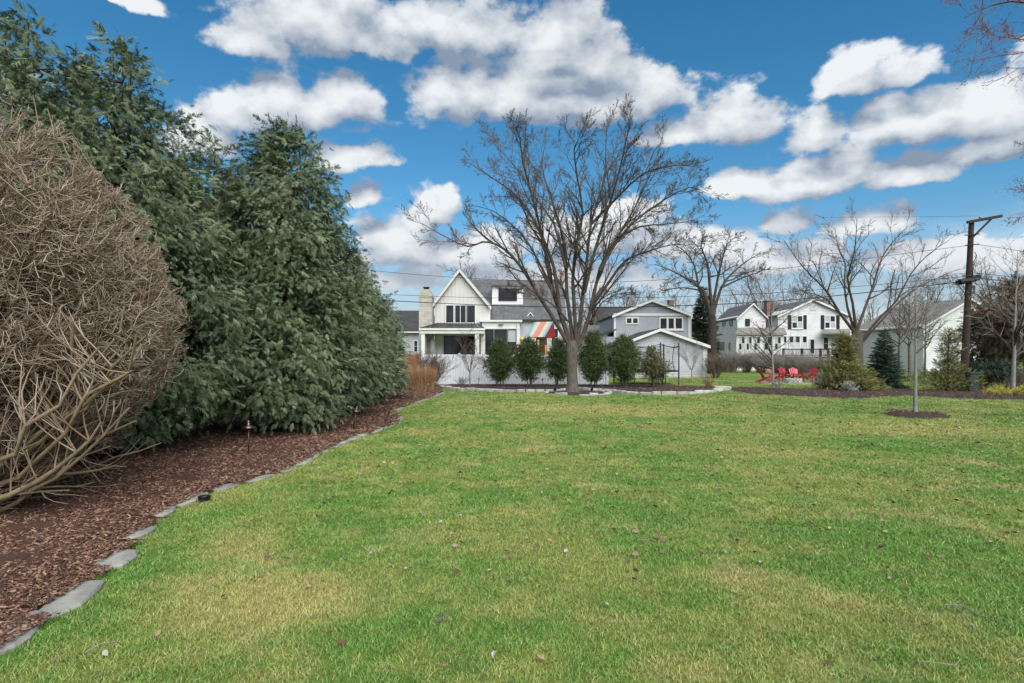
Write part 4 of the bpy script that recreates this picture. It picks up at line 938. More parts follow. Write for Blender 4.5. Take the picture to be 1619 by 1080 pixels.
for i, (px, py, h) in enumerate(((1230, 616.5, .55), (730, 612, .45), (1120, 614, .5))):
    twig_shrub('low_plant', ('pale spiky stems at the foot of the slender forked tree', 'low wispy bare plant by the fence left of the small tree', 'thin reddish stems near the right end of the stone border')[i], G(px, py), h, .4, 26, 110 + i, ('twig_pale', 'twig_brown', 'twig_red')[i], .005, kids=(3, 2), cat='plant')
for i, (px, d, top) in enumerate(((1552, 27.6, 596), (1590, 29, 585), (1612, 30, 580))):
    twig_shrub('bare_shrub', ('reddish bare shrub beside the green utility box', 'tangled bare shrub behind the pale tree', 'bare shrub at the right edge under the cedar')[i], (wx(px, d), d), wz(top, d), .6, 36, 115 + i, ('twig_red', 'twig_brown', 'twig_brown')[i], .006, kids=(6, 4))
# orange ornamental grass
g_ = random.Random(9); d = 27.0; t_ = thing('ornamental_grass', 'tall clump of dry orange ornamental grass beside the last arborvitae', 'grass clump', (wx(668, d), d, 0)); tb = Tubes(); ph = Tubes()
for k in range(1300):
    a = g_.uniform(0, 6.283); q = math.sqrt(g_.random()); x = wx(668, d) + q * .50 * math.cos(a); y = d + q * .55 * math.sin(a); h = g_.uniform(.6, 1.05) + .45 * g_.random() ** 2 * (1 - .5 * q); ln = q * .16 + .05
    p1 = (x + ln * .4 * math.cos(a), y + ln * .4 * math.sin(a), h * .6); p2 = (x + ln * math.cos(a) + g_.gauss(0, .05), y + ln * math.sin(a), h)
    tb.add([(x, y, -.02), p1, p2], [.007, .006, .003], g_.random() ** 1.5)
tb.build('stalks', 'dry_grass', t_, 3)

# ------------------------------------------------------------------ the big sheared shrub, bare, at the left
def sheared_shrub():
    g = np.random.RandomState(5); C = np.array([-6.40, 6.3, 2.15]); rad = np.array([2.24, 2.24, 2.42])
    base = np.array([-5.75, 5.75, 0.0]); t_ = thing('sheared_shrub', 'large bare shrub clipped to a dome of dense brown twigs at the left edge', 'shrub', tuple(base))
    st = Tubes(); tw = Tubes()
    def surf(v):
        v = nrm(v); f = 1 + .05 * math.sin(7 * v[0] + 3 * v[2]) + .04 * math.sin(9 * v[1] + 5 * v[2]); p = C + v * rad * f
        return p
    def clip(p):
        q = (p - C) / rad; l = np.linalg.norm(q)
        m_ = 1.0 + .05 * math.sin(9 * q[0] + 5 * q[2]) + .04 * math.sin(11 * q[1] - 7 * q[2]) + abs(g.normal(0, .018))
        return p if l <= m_ else C + q / l * m_ * rad
    def low(p): return p[2] < max(.22, 1.1 * (math.hypot(p[0] - base[0], p[1] - base[1]) - 1.2)) + g.normal(0, .08)
    def curve(a, b, bend, n, r0, r1, tub, tint):
        L = np.linalg.norm(b - a); k = g.normal(0, bend * L, 3); k[2] += -0.10 * L if abs(b[2] - a[2]) > .3 * L else 0
        ts = np.linspace(0, 1, n); pts = a[None] * (1 - ts)[:, None] + b[None] * ts[:, None] + k[None] * (ts * (1 - ts) * 2)[:, None] + np.concatenate([np.zeros((1, 3)), g.normal(0, .012 * L, (n - 2, 3)), np.zeros((1, 3))])
        tub.add([tuple(p) for p in pts], list(r0 + (r1 - r0) * ts), tint); return pts
    # scaffold stems rise from the base; side branches run outward nearly level to the clipped face, crossing each other
    for i in range(120):
        while True:
            v = nrm(g.normal(0, 1, 3)); face = -(v[0] * -.71 + v[1] * .70)
            if v[2] > -0.5 and (face > -0.2 or g.uniform() < .2): break
        if i % 3 == 0: v = nrm(np.array([v[0], v[1], abs(v[2]) + .55]))
        tgt = C + (surf(v) - C) * g.uniform(.55, .92)
        tgt[2] = max(tgt[2], .45)
        b0 = base + np.array([g.normal(0, .25), g.normal(0, .25), -.04]); r0 = g.uniform(.016, .040)
        m = curve(b0, tgt, .12, 9, r0, .009, st, g.uniform(0, 1))
        for k in range(11):
            j = g.uniform(.32, 1.0) * 7.99; i0 = int(j); p = m[i0] + (m[i0 + 1] - m[i0]) * (j - i0)
            hd = p - C; hd[2] = 0; az = math.atan2(hd[1], hd[0]) + g.normal(0, .55) if np.linalg.norm(hd) > .6 else g.uniform(-2.4, .9)
            el = g.normal(.18 + .95 * max(0, (p[2] - C[2]) / rad[2]), .30)
            dv = np.array([math.cos(az) * math.cos(el), math.sin(az) * math.cos(el), math.sin(el)])
            # march outward until the face is reached
            q_ = (p - C) / rad; w_ = dv / rad; A_ = w_ @ w_; B_ = q_ @ w_; C_ = q_ @ q_ - 1.0
            disc = B_ * B_ - A_ * C_
            if disc <= 0: continue
            L = (-B_ + math.sqrt(disc)) / A_
            if L < .12 or L > 2.2: continue
            t2 = p + dv * L * g.uniform(.9, 1.02)
            if low(t2) or (p[2] < .8 and g.uniform() < .6): continue
            s2 = curve(p, t2, .07, 6, g.uniform(.008, .016), .0055, tw, g.uniform(0, .7))
            for q in range(6):
                j = g.uniform(.25, .98) * 4.99; i1 = int(j); p2 = s2[i1] + (s2[i1 + 1] - s2[i1]) * (j - i1)
                d3 = nrm(dv + g.normal(0, .42, 3) * np.array([1, 1, .7])); t3 = clip(p2 + d3 * g.uniform(.2, .6) * min(1.0, L + .3))
                if low(t3): continue
                s3 = curve(p2, t3, .09, 4, g.uniform(.005, .0078), .0038, tw, g.beta(.8, .8))
                for w2 in range(4):
                    p3 = s3[g.randint(1, 4)]; t4 = clip(p3 + nrm(d3 + g.normal(0, .42, 3)) * g.uniform(.08, .28))
                    tw.add([tuple(p3), tuple((p3 + t4) / 2 + g.normal(0, .01, 3)), tuple(t4)], [.0042, .0038, .0032], g.beta(.7, .6))
    for i in range(22):     # heavy outer stems, bare low down
        e = np.array(P(g.uniform(20, 235), g.uniform(470, 700), g.uniform(5.0, 6.2))); m = curve(base + np.array([g.normal(.05, .13), g.normal(-.15, .13), -.03]), e, .10, 9, g.uniform(.024, .040), .010, st, .5)
        for k in range(8):
            i1 = g.randint(3, 8); d3 = nrm(nrm(m[8] - m[2]) + g.normal(0, .5, 3)); t3 = clip(m[i1] + d3 * g.uniform(.3, .9)); s3 = curve(m[i1], t3, .09, 5, .010, .005, tw, g.uniform(0, .7))
            for w2 in range(4):
                p3 = s3[g.randint(1, 5)]; t4 = clip(p3 + nrm(d3 + g.normal(0, .5, 3)) * g.uniform(.1, .35)); tw.add([tuple(p3), tuple((p3 + t4) / 2 + g.normal(0, .01, 3)), tuple(t4)], [.0056, .005, .0042], g.beta(.7, .6))
    # a few low crooked stems that lean out over the mulch and stray shoots above the clipped face
    for (px, py, d_) in ((200, 738, 6.6), (150, 762, 6.0), (110, 775, 5.7), (255, 700, 7.2), (60, 750, 5.3), (175, 705, 6.2)):
        e = np.array(P(px, py, d_)); m = curve(base + g.normal(0, .15, 3) * np.array([1, 1, 0]), e, .14, 9, .026, .007, st, .5)
        for k in range(9):
            i0 = g.randint(3, 8); t3 = m[i0] + nrm(m[8] - m[0] + g.normal(0, 1.2, 3)) * g.uniform(.15, .5); t3[2] = max(t3[2], .15)
            curve(m[i0], t3, .1, 4, .005, .0025, tw, g.uniform(0, .8))
    for (px, py, px2, py2, d_) in ((85, 215, 75, 172, 5.9), (110, 250, 90, 195, 6.0), (62, 200, 52, 150, 5.8)):
        curve(np.array(P(px, py, d_)), np.array(P(px2, py2, d_)), .05, 4, .007, .004, tw, .4)
    st.build('stems', 'shrub_stem', t_, 6); tw.build('twigs', 'shrub_twig', t_, 3)
sheared_shrub()
# ------------------------------------------------------------------ buildings
def window(parent, y, x0, x1, z0, z1, nx=1, ny=1, fm='white_paint', fw=0.07, gm='glass', proud=0.07, mw=0.03, sill=False, name='window'):
    """window facing the camera on the wall plane y: frame bars proud of the wall, glass set back inside, one pane object for each light"""
    f = MB(); ya = y - proud
    f.box(x0 - fw, x1 + fw, ya, y + .02, z1, z1 + fw); f.box(x0 - fw, x1 + fw, ya, y + .02, z0 - fw, z0); f.box(x0 - fw, x0, ya, y + .02, z0, z1); f.box(x1, x1 + fw, ya, y + .02, z0, z1)
    for i in range(1, nx): xc = x0 + (x1 - x0) * i / nx; f.box(xc - mw / 2, xc + mw / 2, ya + .012, y + .01, z0, z1)
    for j in range(1, ny): zc = z0 + (z1 - z0) * j / ny; f.box(x0, x1, ya + .016, y + .008, zc - mw / 2, zc + mw / 2)
    if sill: f.box(x0 - fw * 1.6, x1 + fw * 1.6, ya - .05, y, z0 - fw * 1.8, z0 - fw)
    fo = f.build(name, fm, parent)
    for i in range(nx):
        for j in range(ny):
            a = x0 + (x1 - x0) * i / nx + (mw / 2 if i else 0); b2 = x0 + (x1 - x0) * (i + 1) / nx - (mw / 2 if i < nx - 1 else 0)
            c = z0 + (z1 - z0) * j / ny + (mw / 2 if j else 0); e = z0 + (z1 - z0) * (j + 1) / ny - (mw / 2 if j < ny - 1 else 0)
            MB().box(a + .001, b2 - .001, y - proud * .45, y - proud * .45 + .012, c + .001, e - .001).build('pane', gm if isinstance(gm, str) else gm[(i + j) % len(gm)], fo)
    return fo
def pwin(parent, d, px0, px1, py0, py1, nx=1, ny=1, **k):
    return window(parent, d, wx(px0, d), wx(px1, d), wz(py1, d), wz(py0, d), nx, ny, **k)
def siding(parent, name, y, xl, xr, z0, z1, material, course=0.16, out=-1, apex=None):
    """lap siding facing the camera: each course leans out at its foot; apex=(xa,za) closes it to a gable above z1"""
    V = []; F = []; ztop = apex[1] if apex else z1; n = max(1, int((ztop - z0) / course)); 
    def span(z):
        if apex and z > z1:
            t = min(1.0, (z - z1) / (apex[1] - z1)); return xl + (apex[0] - xl) * t, xr + (apex[0] - xr) * t
        return xl, xr
    for i in range(n):
        a = z0 + (ztop - z0) * i / n; b2 = z0 + (ztop - z0) * (i + 1) / n; (l0, r0), (l1, r1) = span(a), span(b2); o = len(V); e = 0.026 * out
        V += [(l0, y + e, a), (r0, y + e, a), (r1, y, b2), (l1, y, b2), (l0, y, a), (r0, y, a)]; F += [(o, o + 1, o + 2, o + 3), (o + 4, o + 5, o + 1, o)]
    m_ = MB(); m_.add(V, F); o = m_.build(name, material, parent); tag(o, kind='stuff'); return o
def side_siding(parent, name, x, y0, y1, z0, z1, material, out=-1, course=0.16):
    V = []; F = []; n = max(1, int((z1 - z0) / course))
    for i in range(n):
        a = z0 + (z1 - z0) * i / n; b2 = z0 + (z1 - z0) * (i + 1) / n; o = len(V); e = 0.026 * out
        V += [(x + e, y0, a), (x + e, y1, a), (x, y1, b2), (x, y0, b2), (x, y0, a), (x, y1, a)]; F += [(o, o + 1, o + 2, o + 3), (o + 4, o + 5, o + 1, o)]
    m_ = MB(); m_.add(V, F); o = m_.build(name, material, parent); tag(o, kind='stuff'); return o
def gable_body(parent, name, xl, xr, z1, xa, za, y0, y1, material, z0=0.0):
    return MB().prism([(xl, y0, z0), (xr, y0, z0), (xr, y0, z1), (xa, y0, za), (xl, y0, z1)], (0, y1 - y0, 0)).build(name, material, parent)
def gable_roof(parent, xl, zl, xa, za, xr, zr, y0, y1, material, th=0.16, trim='white_paint', rake=0.22):
    ro = MB(); ro.slab([(xl, y0, zl), (xa, y0, za), (xa, y1, za), (xl, y1, zl)], th); ro.slab([(xa, y0, za), (xr, y0, zr), (xr, y1, zr), (xa, y1, za)], th)
    r_ = ro.build('roof', material, parent)
    if trim:
        t = MB()
        for (a, b2) in (((xl, zl), (xa, za)), ((xa, za), (xr, zr))):
            t.prism([(a[0], y0 - .03, a[1] - .03), (b2[0], y0 - .03, b2[1] - .03), (b2[0], y0 - .03, b2[1] - rake - .03), (a[0], y0 - .03, a[1] - rake - .03)], (0, .027, 0))
        t.build('rake_board', trim, r_)
    return r_

# --- white farmhouse beyond the white fence
d = 50.0; H = thing('farmhouse', 'white modern farmhouse with steep gable and dark windows beyond the white fence', 'house', (wx(740, d), d, 0))
xl, xr, xa = wx(687, d), wx(774.5, d), wx(727, d); ze = wz(481, d); za = wz(424.5, d)
gable_body(H, 'wall', xl, xr, ze, xa, za - .12, d, d + 10, 'warm_white')
bt = MB(); x = xl + .2
while x < xr:
    zt = ze + (za - ze) * (1 - abs(x - xa) / ((xa - xl) if x < xa else (xr - xa))) - .2
    bt.box(x - .025, x + .025, d - .03, d + .002, 2.6, max(zt, 3)); x += .34
tag(bt.build('battens', 'warm_white', H), kind='stuff')
gable_roof(H, wx(682, d), wz(484, d), xa, za, wx(777, d), wz(484.5, d), d - .35, d + 10.4, 'grey_shingle', .2, 'warm_white', .34)
for (a, b2) in ((705.5, 717), (719.8, 736), (738.3, 751)): pwin(H, d, a, b2, 483, 510, 2 if b2 - a > 14 else 1, 1, fm='white_paint', fw=.09, mw=.05)
# main block behind with long front slope and dormer
yr, yf = 56.0, 51.3; zr_, zf = wz(442.5, yr), wz(505, yf); xL, xR = wx(735, yr), wx(889, yr)
MB().box(xL, xR - .3, yf + .5, 61, 0, zf + .3).build('wall', 'pale_grey_siding', H)
ro = MB(); ro.slab([(xL, yf, zf), (xR, yf, zf), (xR, yr, zr_), (xL, yr, zr_)], .2); ro.slab([(xL, yr, zr_), (xR, yr, zr_), (xR, 61.4, zf), (xL, 61.4, zf)], .2); ro.build('roof', 'grey_shingle', H)
MB().prism([(xR - .32, yf + .5, zf + .25), (xR - .32, 61, zf + .25), (xR - .32, yr, zr_ - .25)], (.15, 0, 0)).build('gable_wall', 'pale_grey_siding', H)
y = 52.9; dm = MB(); dm.box(wx(778, y), wx(827, y), y, y + 2.6, wz(481.5, y), wz(453, y)); do = dm.build('dormer', 'white_paint', H)
MB().box(wx(776.5, y), wx(828.5, y), y - .25, y + 2.8, wz(453, y) + .002, wz(450.5, y)).build('dormer_roof', 'grey_shingle', do)
window(do, y, wx(789, y), wx(816.5, y), wz(475, y), wz(457, y), 3, 1, fm='black_frame', fw=.05, mw=.06)
# small gabled dormer on the right, seen between the limbs
y = 51.9; dm = MB(); dm.prism([(wx(827, y), y, zf - .6), (wx(850, y), y, zf - .6), (wx(850, y), y, wz(506, y)), (wx(838.5, y), y, wz(494, y)), (wx(827, y), y, wz(506, y))], (0, 3, 0)); do = dm.build('dormer', 'pale_grey_siding', H)
gable_roof(do, wx(825, y), wz(508, y), wx(838.5, y), wz(493, y), wx(852, y), wz(508, y), y - .2, y + 3, 'grey_shingle', .1, 'white_paint', .12)
window(do, y, wx(832, y), wx(843, y), wz(517, y), wz(507, y), 1, 1, fm='white_paint', gm='glass')
pwin(H, yf + .5, 850, 862, 520, 548, 1, 2); pwin(H, yf + .5, 872, 882, 520, 548, 1, 2)
# sunroom with parapet
y = 49.2; x0, x1 = wx(762, y), wx(822, y); zt = wz(509, y)
MB().box(x0, x1, y, y + 3.2, 0, zt).build('sunroom_wall', 'white_paint', H)
MB().box(x0 - .2, x1 + .2, y - .22, y + 3.2, zt + .001, wz(506, y)).build('cornice', 'white_paint', H)
MB().box(x0 + .1, x1 - .1, y - .06, y, wz(520, y), wz(518.8, y)).build('head_trim', 'white_paint', H)
pwin(H, y, 768, 779.5, 522, 560, 1, 1, fm='black_frame', fw=.06); pwin(H, y, 782.5, 800.5, 522, 560, 1, 1, fm='black_frame', fw=.06); pwin(H, y, 803.5, 815.5, 522, 560, 1, 2, fm='black_frame', fw=.06, gm=('glass', 'blind'))
MB().lathe((wx(792, y), y - .1, wz(513.5, y)), [(.04, 0), (.22, .02), (.22, .06), (.03, .1)], 10).build('wall_lamp', 'pvc_grey', H)
MB().cyl((x1 - .25, y - .06, .1), (x1 - .25, y - .06, zt - .1), .05, .05, 6).build('downspout', 'white_paint', H)
# covered porch with standing-seam roof
y = 47.4; xa0, xa1 = wx(664, y), wx(766, y); ze = wz(518, y); zt = wz(511, d - .03)
MB().prism([(xa0, y - .15, ze), (xa1, y - .15, ze), (wx(757, d), d - .03, zt), (wx(691, d), d - .03, zt)], (0, 0, -.06)).build('porch_roof', 'metal_roof', H)
MB().prism([(xa0, y - .15, ze), (wx(691, d), d - .03, zt), (wx(688, d), d - .03, zt - .5), (xa0, y + 2.4, ze)], (0, 0, -.05)).build('porch_roof', 'metal_roof', H)
sm = MB()
for k in range(14):
    t = (k + .5) / 14; sm.bar((xa0 + (xa1 - xa0) * t, y - .15, ze + .02), (wx(691, d) + (wx(757, d) - wx(691, d)) * t, d - .04, zt + .02), .05, .06)
tag(sm.build('roof_seams', 'metal_roof', H), kind='stuff')
MB().box(xa0, xa1, y - .1, y + .2, wz(527.5, y), ze - .07).build('beam', 'white_paint', H)
MB().box(xa0 - .05, xa1 + .05, y - .2, y - .1, ze - .22, ze - .06).build('gutter', 'white_paint', H)
MB().box(xa1 - .35, xa1 - .05, y + .21, d - .8, wz(527.5, y), ze - .07).build('beam', 'white_paint', H)
for (a, b2) in ((666, 671.5), (751, 757.5)): MB().box(wx(a, y), wx(b2, y), y - .04, y + .27, 0, wz(527.5, y) - .003).build('column', 'white_paint', H)
MB().box(xa1 - .38, xa1 - .02, d - 1.2, d - .8, 0, wz(527.5, y)).build('column', 'white_paint', H)
MB().box(xa0 + .2, xa0 + .4, y + .3, d - .05, 0, ze - .2).build('porch_side_wall', 'pale_stone', H)
MB().box(xa0 + .42, xa1 - .4, y + .25, d - .05, wz(526, y), ze - .1).build('porch_ceiling', 'warm_white', H)
MB().box(xa0, xa1, y - .2, d - .04, 0, .5).build('porch_floor', 'paver', H)
pwin(H, d - .02, 703, 728, 533, 560, 2, 1, fm='black_frame', fw=.07); pwin(H, d - .02, 731, 751, 533, 560, 1, 1, fm='black_frame', fw=.07)
MB().cyl((wx(684, 48.6), 48.6, 1.6), (wx(684, 48.6), 48.6, wz(537, 48.6)), .28, .24, 10).build('outdoor_heater', 'pvc_grey', H)
# stone chimney on the left and the slim one on the right
y = 48.9; cx0, cx1 = wx(662.3, y), wx(682.5, y); zs = wz(470, y); zc = wz(457.5, y); cm = (cx0 + cx1) / 2
co = MB().box(cx0, cx1, y, y + 1.4, 0, zs).build('chimney', 'pale_stone', H)
w2 = (cx1 - cx0) / 2
MB().prism([(cx0 - .04, y - .04, zs + .002), (cx1 + .04, y - .04, zs + .002), (cx1 + .02, y - .04, zs + .12), (cm + w2 * .62, y - .04, zc), (cm - w2 * .62, y - .04, zc), (cx0 - .02, y - .04, zs + .12)], (0, 1.5, 0)).build('chimney_cap', 'limestone', co)
MB().box(cm - .28, cm + .28, y + .35, y + .95, zc + .002, zc + .08).box(cm - .18, cm + .18, y + .45, y + .85, zc + .08, zc + .2).box(cm - .26, cm + .26, y + .37, y + .93, zc + .2, zc + .26).build('flue', 'black_metal', co)
y = 56.6; co = MB().box(wx(886, y), wx(893.5, y), y, y + .7, 4, wz(437, y)).build('chimney', 'pale_stone', H)
MB().cyl((wx(889.7, y), y + .35, wz(437, y)), (wx(889.7, y), y + .35, wz(428.5, y)), .17, .13, 8).build('chimney_pot', 'clay', co)

# --- neighbours far left and behind the big tree
def simple_house(name, label, d, px0, px1, eave, ridge, depth, wm, rm, wins=(), group=None):
    o = thing(name, label, 'house', (wx((px0 + px1) / 2, d), d, 0), group=group); x0, x1 = wx(px0, d), wx(px1, d); ze, zr = wz(eave, d), wz(ridge, d + depth / 2)
    MB().box(x0, x1, d, d + depth, 0, ze).build('wall', wm, o); siding(o, 'siding', d - .002, x0, x1, .2, ze, wm)
    ro = MB(); ro.slab([(x0 - .4, d - .45, ze - .2), (x1 + .4, d - .45, ze - .2), (x1 + .4, d + depth / 2, zr), (x0 - .4, d + depth / 2, zr)], .18); ro.slab([(x0 - .4, d + depth / 2, zr), (x1 + .4, d + depth / 2, zr), (x1 + .4, d + depth + .45, ze - .2), (x0 - .4, d + depth + .45, ze - .2)], .18); ro.build('roof', rm, o)
    for xx in (x0 + .02, x1 - .17): MB().prism([(xx, d, ze - .01), (xx, d + depth, ze - .01), (xx, d + depth / 2, zr - .2)], (.15, 0, 0)).build('gable_wall', wm, o)
    MB().box(x0 - .4, x1 + .4, d - .57, d - .46, ze - .32, ze - .18).build('gutter', 'white_paint', o)
    for (a, b2, c, e, nx, ny) in wins: pwin(o, d - .03, a, b2, c, e, nx, ny)
    return o
simple_house('neighbour_house', 'grey house with dark roof glimpsed left of the stone chimney', 62, 610, 671, 522, 491, 8, 'pale_grey_siding', 'dark_shingle', ((655, 660, 539, 556, 1, 2), (630, 640, 539, 556, 2, 2)))
simple_house('neighbour_house', 'low white house with grey roof glimpsed between the big trunk and grey house', 70, 904, 956, 528, 514, 8, 'white_siding', 'grey_shingle', ((912, 918, 531, 541, 1, 2), (930, 940, 531, 541, 2, 2)))
simple_house('neighbour_house', 'dark-roofed house end behind the left side of the grey house', 78, 951, 1010, 506, 485, 9, 'pale_grey_siding', 'dark_shingle', ())

# --- grey two-storey house
d = 60.0; H = thing('grey_house', 'grey two-storey house with white trim and triple window behind the garage', 'house', (wx(1030, d), d, 0))
xl, xr, xa = wx(971, d), wx(1090.5, d), wx(1030, d); ze, za = wz(498, d), wz(474, d)
gable_body(H, 'wall', xl, xr, ze, xa, za - .1, d, d + 10, 'grey_siding')
siding(H, 'siding', d - .003, xl, xr, .3, ze, 'grey_siding', .18, -1, (xa, za - .2)); side_siding(H, 'siding', xl - .003, d, d + 10, .3, ze - .1, 'grey_siding')
gable_roof(H, wx(967, d), wz(498.5, d), xa, za + .05, wx(1093, d), wz(497, d), d - .4, d + 10.3, 'dark_shingle', .18, 'white_paint', .26)
MB().box(xl - .05, xr + .05, d - .09, d - .031, ze - .1, ze + .16).build('frieze_board', 'white_paint', H)
for (a, b2) in ((xl - .04, xl + .16), (xr - .16, xr + .04)): MB().box(a, b2, d - .07, d - .03, 0, ze - .102).build('corner_board', 'white_paint', H)
pwin(H, d - .03, 991, 1008, 503.5, 511, 2, 1, fw=.12, mw=.16); pwin(H, d - .03, 1044, 1078, 503.5, 519.5, 3, 1, fw=.13, mw=.2, sill=True, gm=('glass', 'glass'))
y = d + 4; co = MB().box(wx(1058, y), wx(1065.5, y), y, y + .8, 5, wz(475, y)).build('chimney', 'red_brick', H); MB().box(wx(1057, y), wx(1066.5, y), y - .08, y + .88, wz(475, y) + .002, wz(473.5, y)).build('chimney_cap', 'limestone', co)
MB().path([(xr + .08, d - .1, ze - .2), (xr + .08, d - .1, 3.2)], .06, 6).build('downspout', 'white_paint', H)
# lower lean-to on its left
MB().box(xl - 2.0, xl - .06, d - 1.2, d + 4, 0, wz(533, d)).build('annex_wall', 'grey_siding', H); MB().slab([(xl - 2.3, d - 1.5, wz(535, d)), (xl - .05, d - 1.5, wz(521, d)), (xl - .05, d + 4, wz(521, d)), (xl - 2.3, d + 4, wz(535, d))], .14).build('annex_roof', 'dark_shingle', H)

# --- grey garage in front
d = 44.2; H = thing('garage', 'grey lap-sided garage with low white-trimmed gable behind the trampoline', 'garage', (wx(1045, d), d, 0))
xl, xr, xa = wx(974, d), wx(1115, d), wx(1042.5, d); ze, za = wz(546, d), wz(520, d)
gable_body(H, 'wall', xl, xr, ze, xa, za - .1, d, d + 7, 'pale_grey_siding')
siding(H, 'siding', d - .003, xl, xr, .12, ze, 'pale_grey_siding', .19, -1, (xa, za - .2))
gable_roof(H, wx(970, d), wz(546.5, d), xa, za + .05, wx(1120.5, d), wz(546, d), d - .4, d + 7.3, 'dark_shingle', .14, 'white_paint', .22)
for (a, b2) in ((xl - .03, xl + .17), (xr - .17, xr + .03)): MB().box(a, b2, d - .07, d - .03, 0, ze - .02).build('corner_board', 'white_paint', H)
MB().box(xl, xr, d - .05, d - .028, 0, .115).build('foundation', 'limestone', H)
MB().path([(wx(1119, d), d - .3, wz(547, d)), (wx(1116.5, d), d - .09, wz(553, d)), (wx(1116.5, d), d - .09, .2)], .05, 6).build('downspout', 'white_paint', H)

# --- white house with black shutters
d = 72.0; H = thing('shuttered_house', 'white house with black shutters, red brick chimney and dark deck on the right', 'house', (wx(1250, d), d, 0))
xl, xr, xa = wx(1165.5, d), wx(1210.5, d), wx(1189.5, d); ze, za = wz(501, d), wz(480, d)
gable_body(H, 'wall', xl, xr, ze, xa, za - .1, d, d + 7.6, 'white_siding'); siding(H, 'siding', d - .003, xl, xr, .5, ze, 'white_siding', .2, -1, (xa, za - .2)); side_siding(H, 'siding', xl - .003, d, d + 7.6, .5, ze, 'white_siding', -1, .2)
gable_roof(H, wx(1163, d), wz(503.5, d), xa, za + .05, wx(1213, d), wz(502, d), d - .3, d + 7.9, 'grey_shingle', .16, 'white_paint', .2)
pwin(H, d - .03, 1179, 1184.5, 505, 515, 1, 2, fm='black_frame')
for yy, z0, z1 in ((73.5, 505, 515), (76, 505, 515), (73.8, 542, 554), (76.4, 541, 554)):
    sw = MB(); x = xl - .03; zb, zt = wz(z1, yy), wz(z0, yy); sw.box(x - .05, x + .01, yy - .06, yy, zb, zt); sw.box(x - .05, x + .01, yy + .8, yy + .86, zb, zt); sw.box(x - .05, x + .01, yy, yy + .8, zt - .06, zt); sw.box(x - .05, x + .01, yy, yy + .8, zb, zb + .06); wo_ = sw.build('window', 'black_frame', H)
    MB().box(x - .02, x - .01, yy, yy + .8, zb + .06, zt - .06).build('pane', 'glass', wo_)
xl, xr, xa = wx(1230, d + 1), wx(1341, d + 1), wx(1284, d + 1); y = d + 1; ze, za = wz(497, y), wz(473, y)
gable_body(H, 'wall', xl, xr, ze, xa, za - .1, y, y + 11, 'white_siding'); siding(H, 'siding', y - .003, xl, xr, .5, ze, 'white_siding', .2, -1, (xa, za - .2))
gable_roof(H, wx(1227, y), wz(499.5, y), xa, za + .05, wx(1344, y), wz(499, y), y - .4, y + 11.3, 'grey_shingle', .18, 'white_paint', .24)
MB().box(wx(1208, y + 4), xl + .5, y + 4, y + 9, 0, wz(496, y + 4)).build('wall', 'white_siding', H); yr = y + 6.5
MB().slab([(wx(1205, y + 3.6), y + 3.6, wz(497, y + 3.6)), (xl + .5, y + 3.6, wz(497, y + 3.6)), (xl + 3.5, yr, wz(478, yr)), (wx(1205, yr), yr, wz(478, yr))], .16).build('roof', 'grey_shingle', H)
for (a, b2, s1, s2, s3, s4) in ((1252.5, 1268, 1245.5, 1250.5, 1270, 1275), (1304.5, 1319.5, 1297.5, 1302.5, 1322, 1327)):
    w_ = pwin(H, y - .03, a, b2, 500, 518.5, 2, 2, fw=.1, mw=.12, gm=('glass', 'blind'), sill=True)
    for (u, v) in ((s1, s2), (s3, s4)):
        sh = MB(); X0, X1, Z0, Z1 = wx(u, y), wx(v, y), wz(520.5, y), wz(498.5, y); sh.box(X0, X1, y - .09, y - .03, Z0, Z1)
        for k in range(14): zz = Z0 + (Z1 - Z0) * (k + .5) / 14; sh.box(X0 + .05, X1 - .05, y - .105, y - .085, zz - .03, zz + .03)
        sh.build('shutter', 'black_frame', H)
vn = MB(); X0, X1, Z0, Z1 = wx(1280.5, y), wx(1291, y), wz(491, y), wz(480.5, y); vn.box(X0, X1, y - .07, y - .03, Z0, Z1)
for k in range(9): zz = Z0 + .06 + (Z1 - Z0 - .12) * (k + .5) / 9; vn.box(X0 + .07, X1 - .07, y - .1, y - .065, zz - .025, zz + .025)
vn.build('attic_vent', 'white_paint', H)
for (a, b2) in ((1239, 1243), (1248, 1254), (1258, 1264), (1269, 1275)): pwin(H, y - .03, a, b2, 532, 551, 1, 2, fw=.09, gm=('curtain', 'glass'))
pwin(H, y - .03, 1281, 1287, 537, 559, 1, 1, fm='white_paint', name='door'); pwin(H, y - .03, 1302, 1309, 534, 552, 1, 2)
yc = y + 3; co = MB().box(wx(1212.5, yc), wx(1223, yc), yc, yc + .9, 5, wz(475.5, yc)).build('chimney', 'red_brick', H); MB().box(wx(1212, yc), wx(1223.5, yc), yc - .07, yc + .97, wz(475.5, yc) + .002, wz(474, yc)).build('chimney_cap', 'limestone', co)
# porch roof and its windows on the left, awning roof on the right, deck
yp = d - 2.2; MB().prism([(wx(1163, yp), yp, wz(527, yp)), (wx(1244, yp), yp, wz(527.5, yp)), (wx(1240, d), d - .05, wz(518, d)), (wx(1167, d), d - .05, wz(518, d))], (0, 0, -.2)).build('porch_roof', 'brown_shingle', H)
MB().box(wx(1166, yp), wx(1241, yp), yp + .3, d - .05, 0, wz(529, yp)).build('porch_wall', 'white_siding', H)
for (a, b2) in ((1168, 1177), (1180, 1188), (1192, 1201), (1208, 1220), (1225, 1234)): pwin(H, yp + .3, a, b2, 533, 553, 2, 2, fw=.08, gm=('glass', 'blind'))
ya = y - 1.6; MB().prism([(wx(1299, ya), ya, wz(526.5, ya)), (wx(1344, ya), ya, wz(526.5, ya)), (wx(1344, y), y - .04, wz(520, y)), (wx(1302, y), y - .04, wz(520, y))], (0, 0, -.15)).build('porch_roof', 'brown_shingle', H)
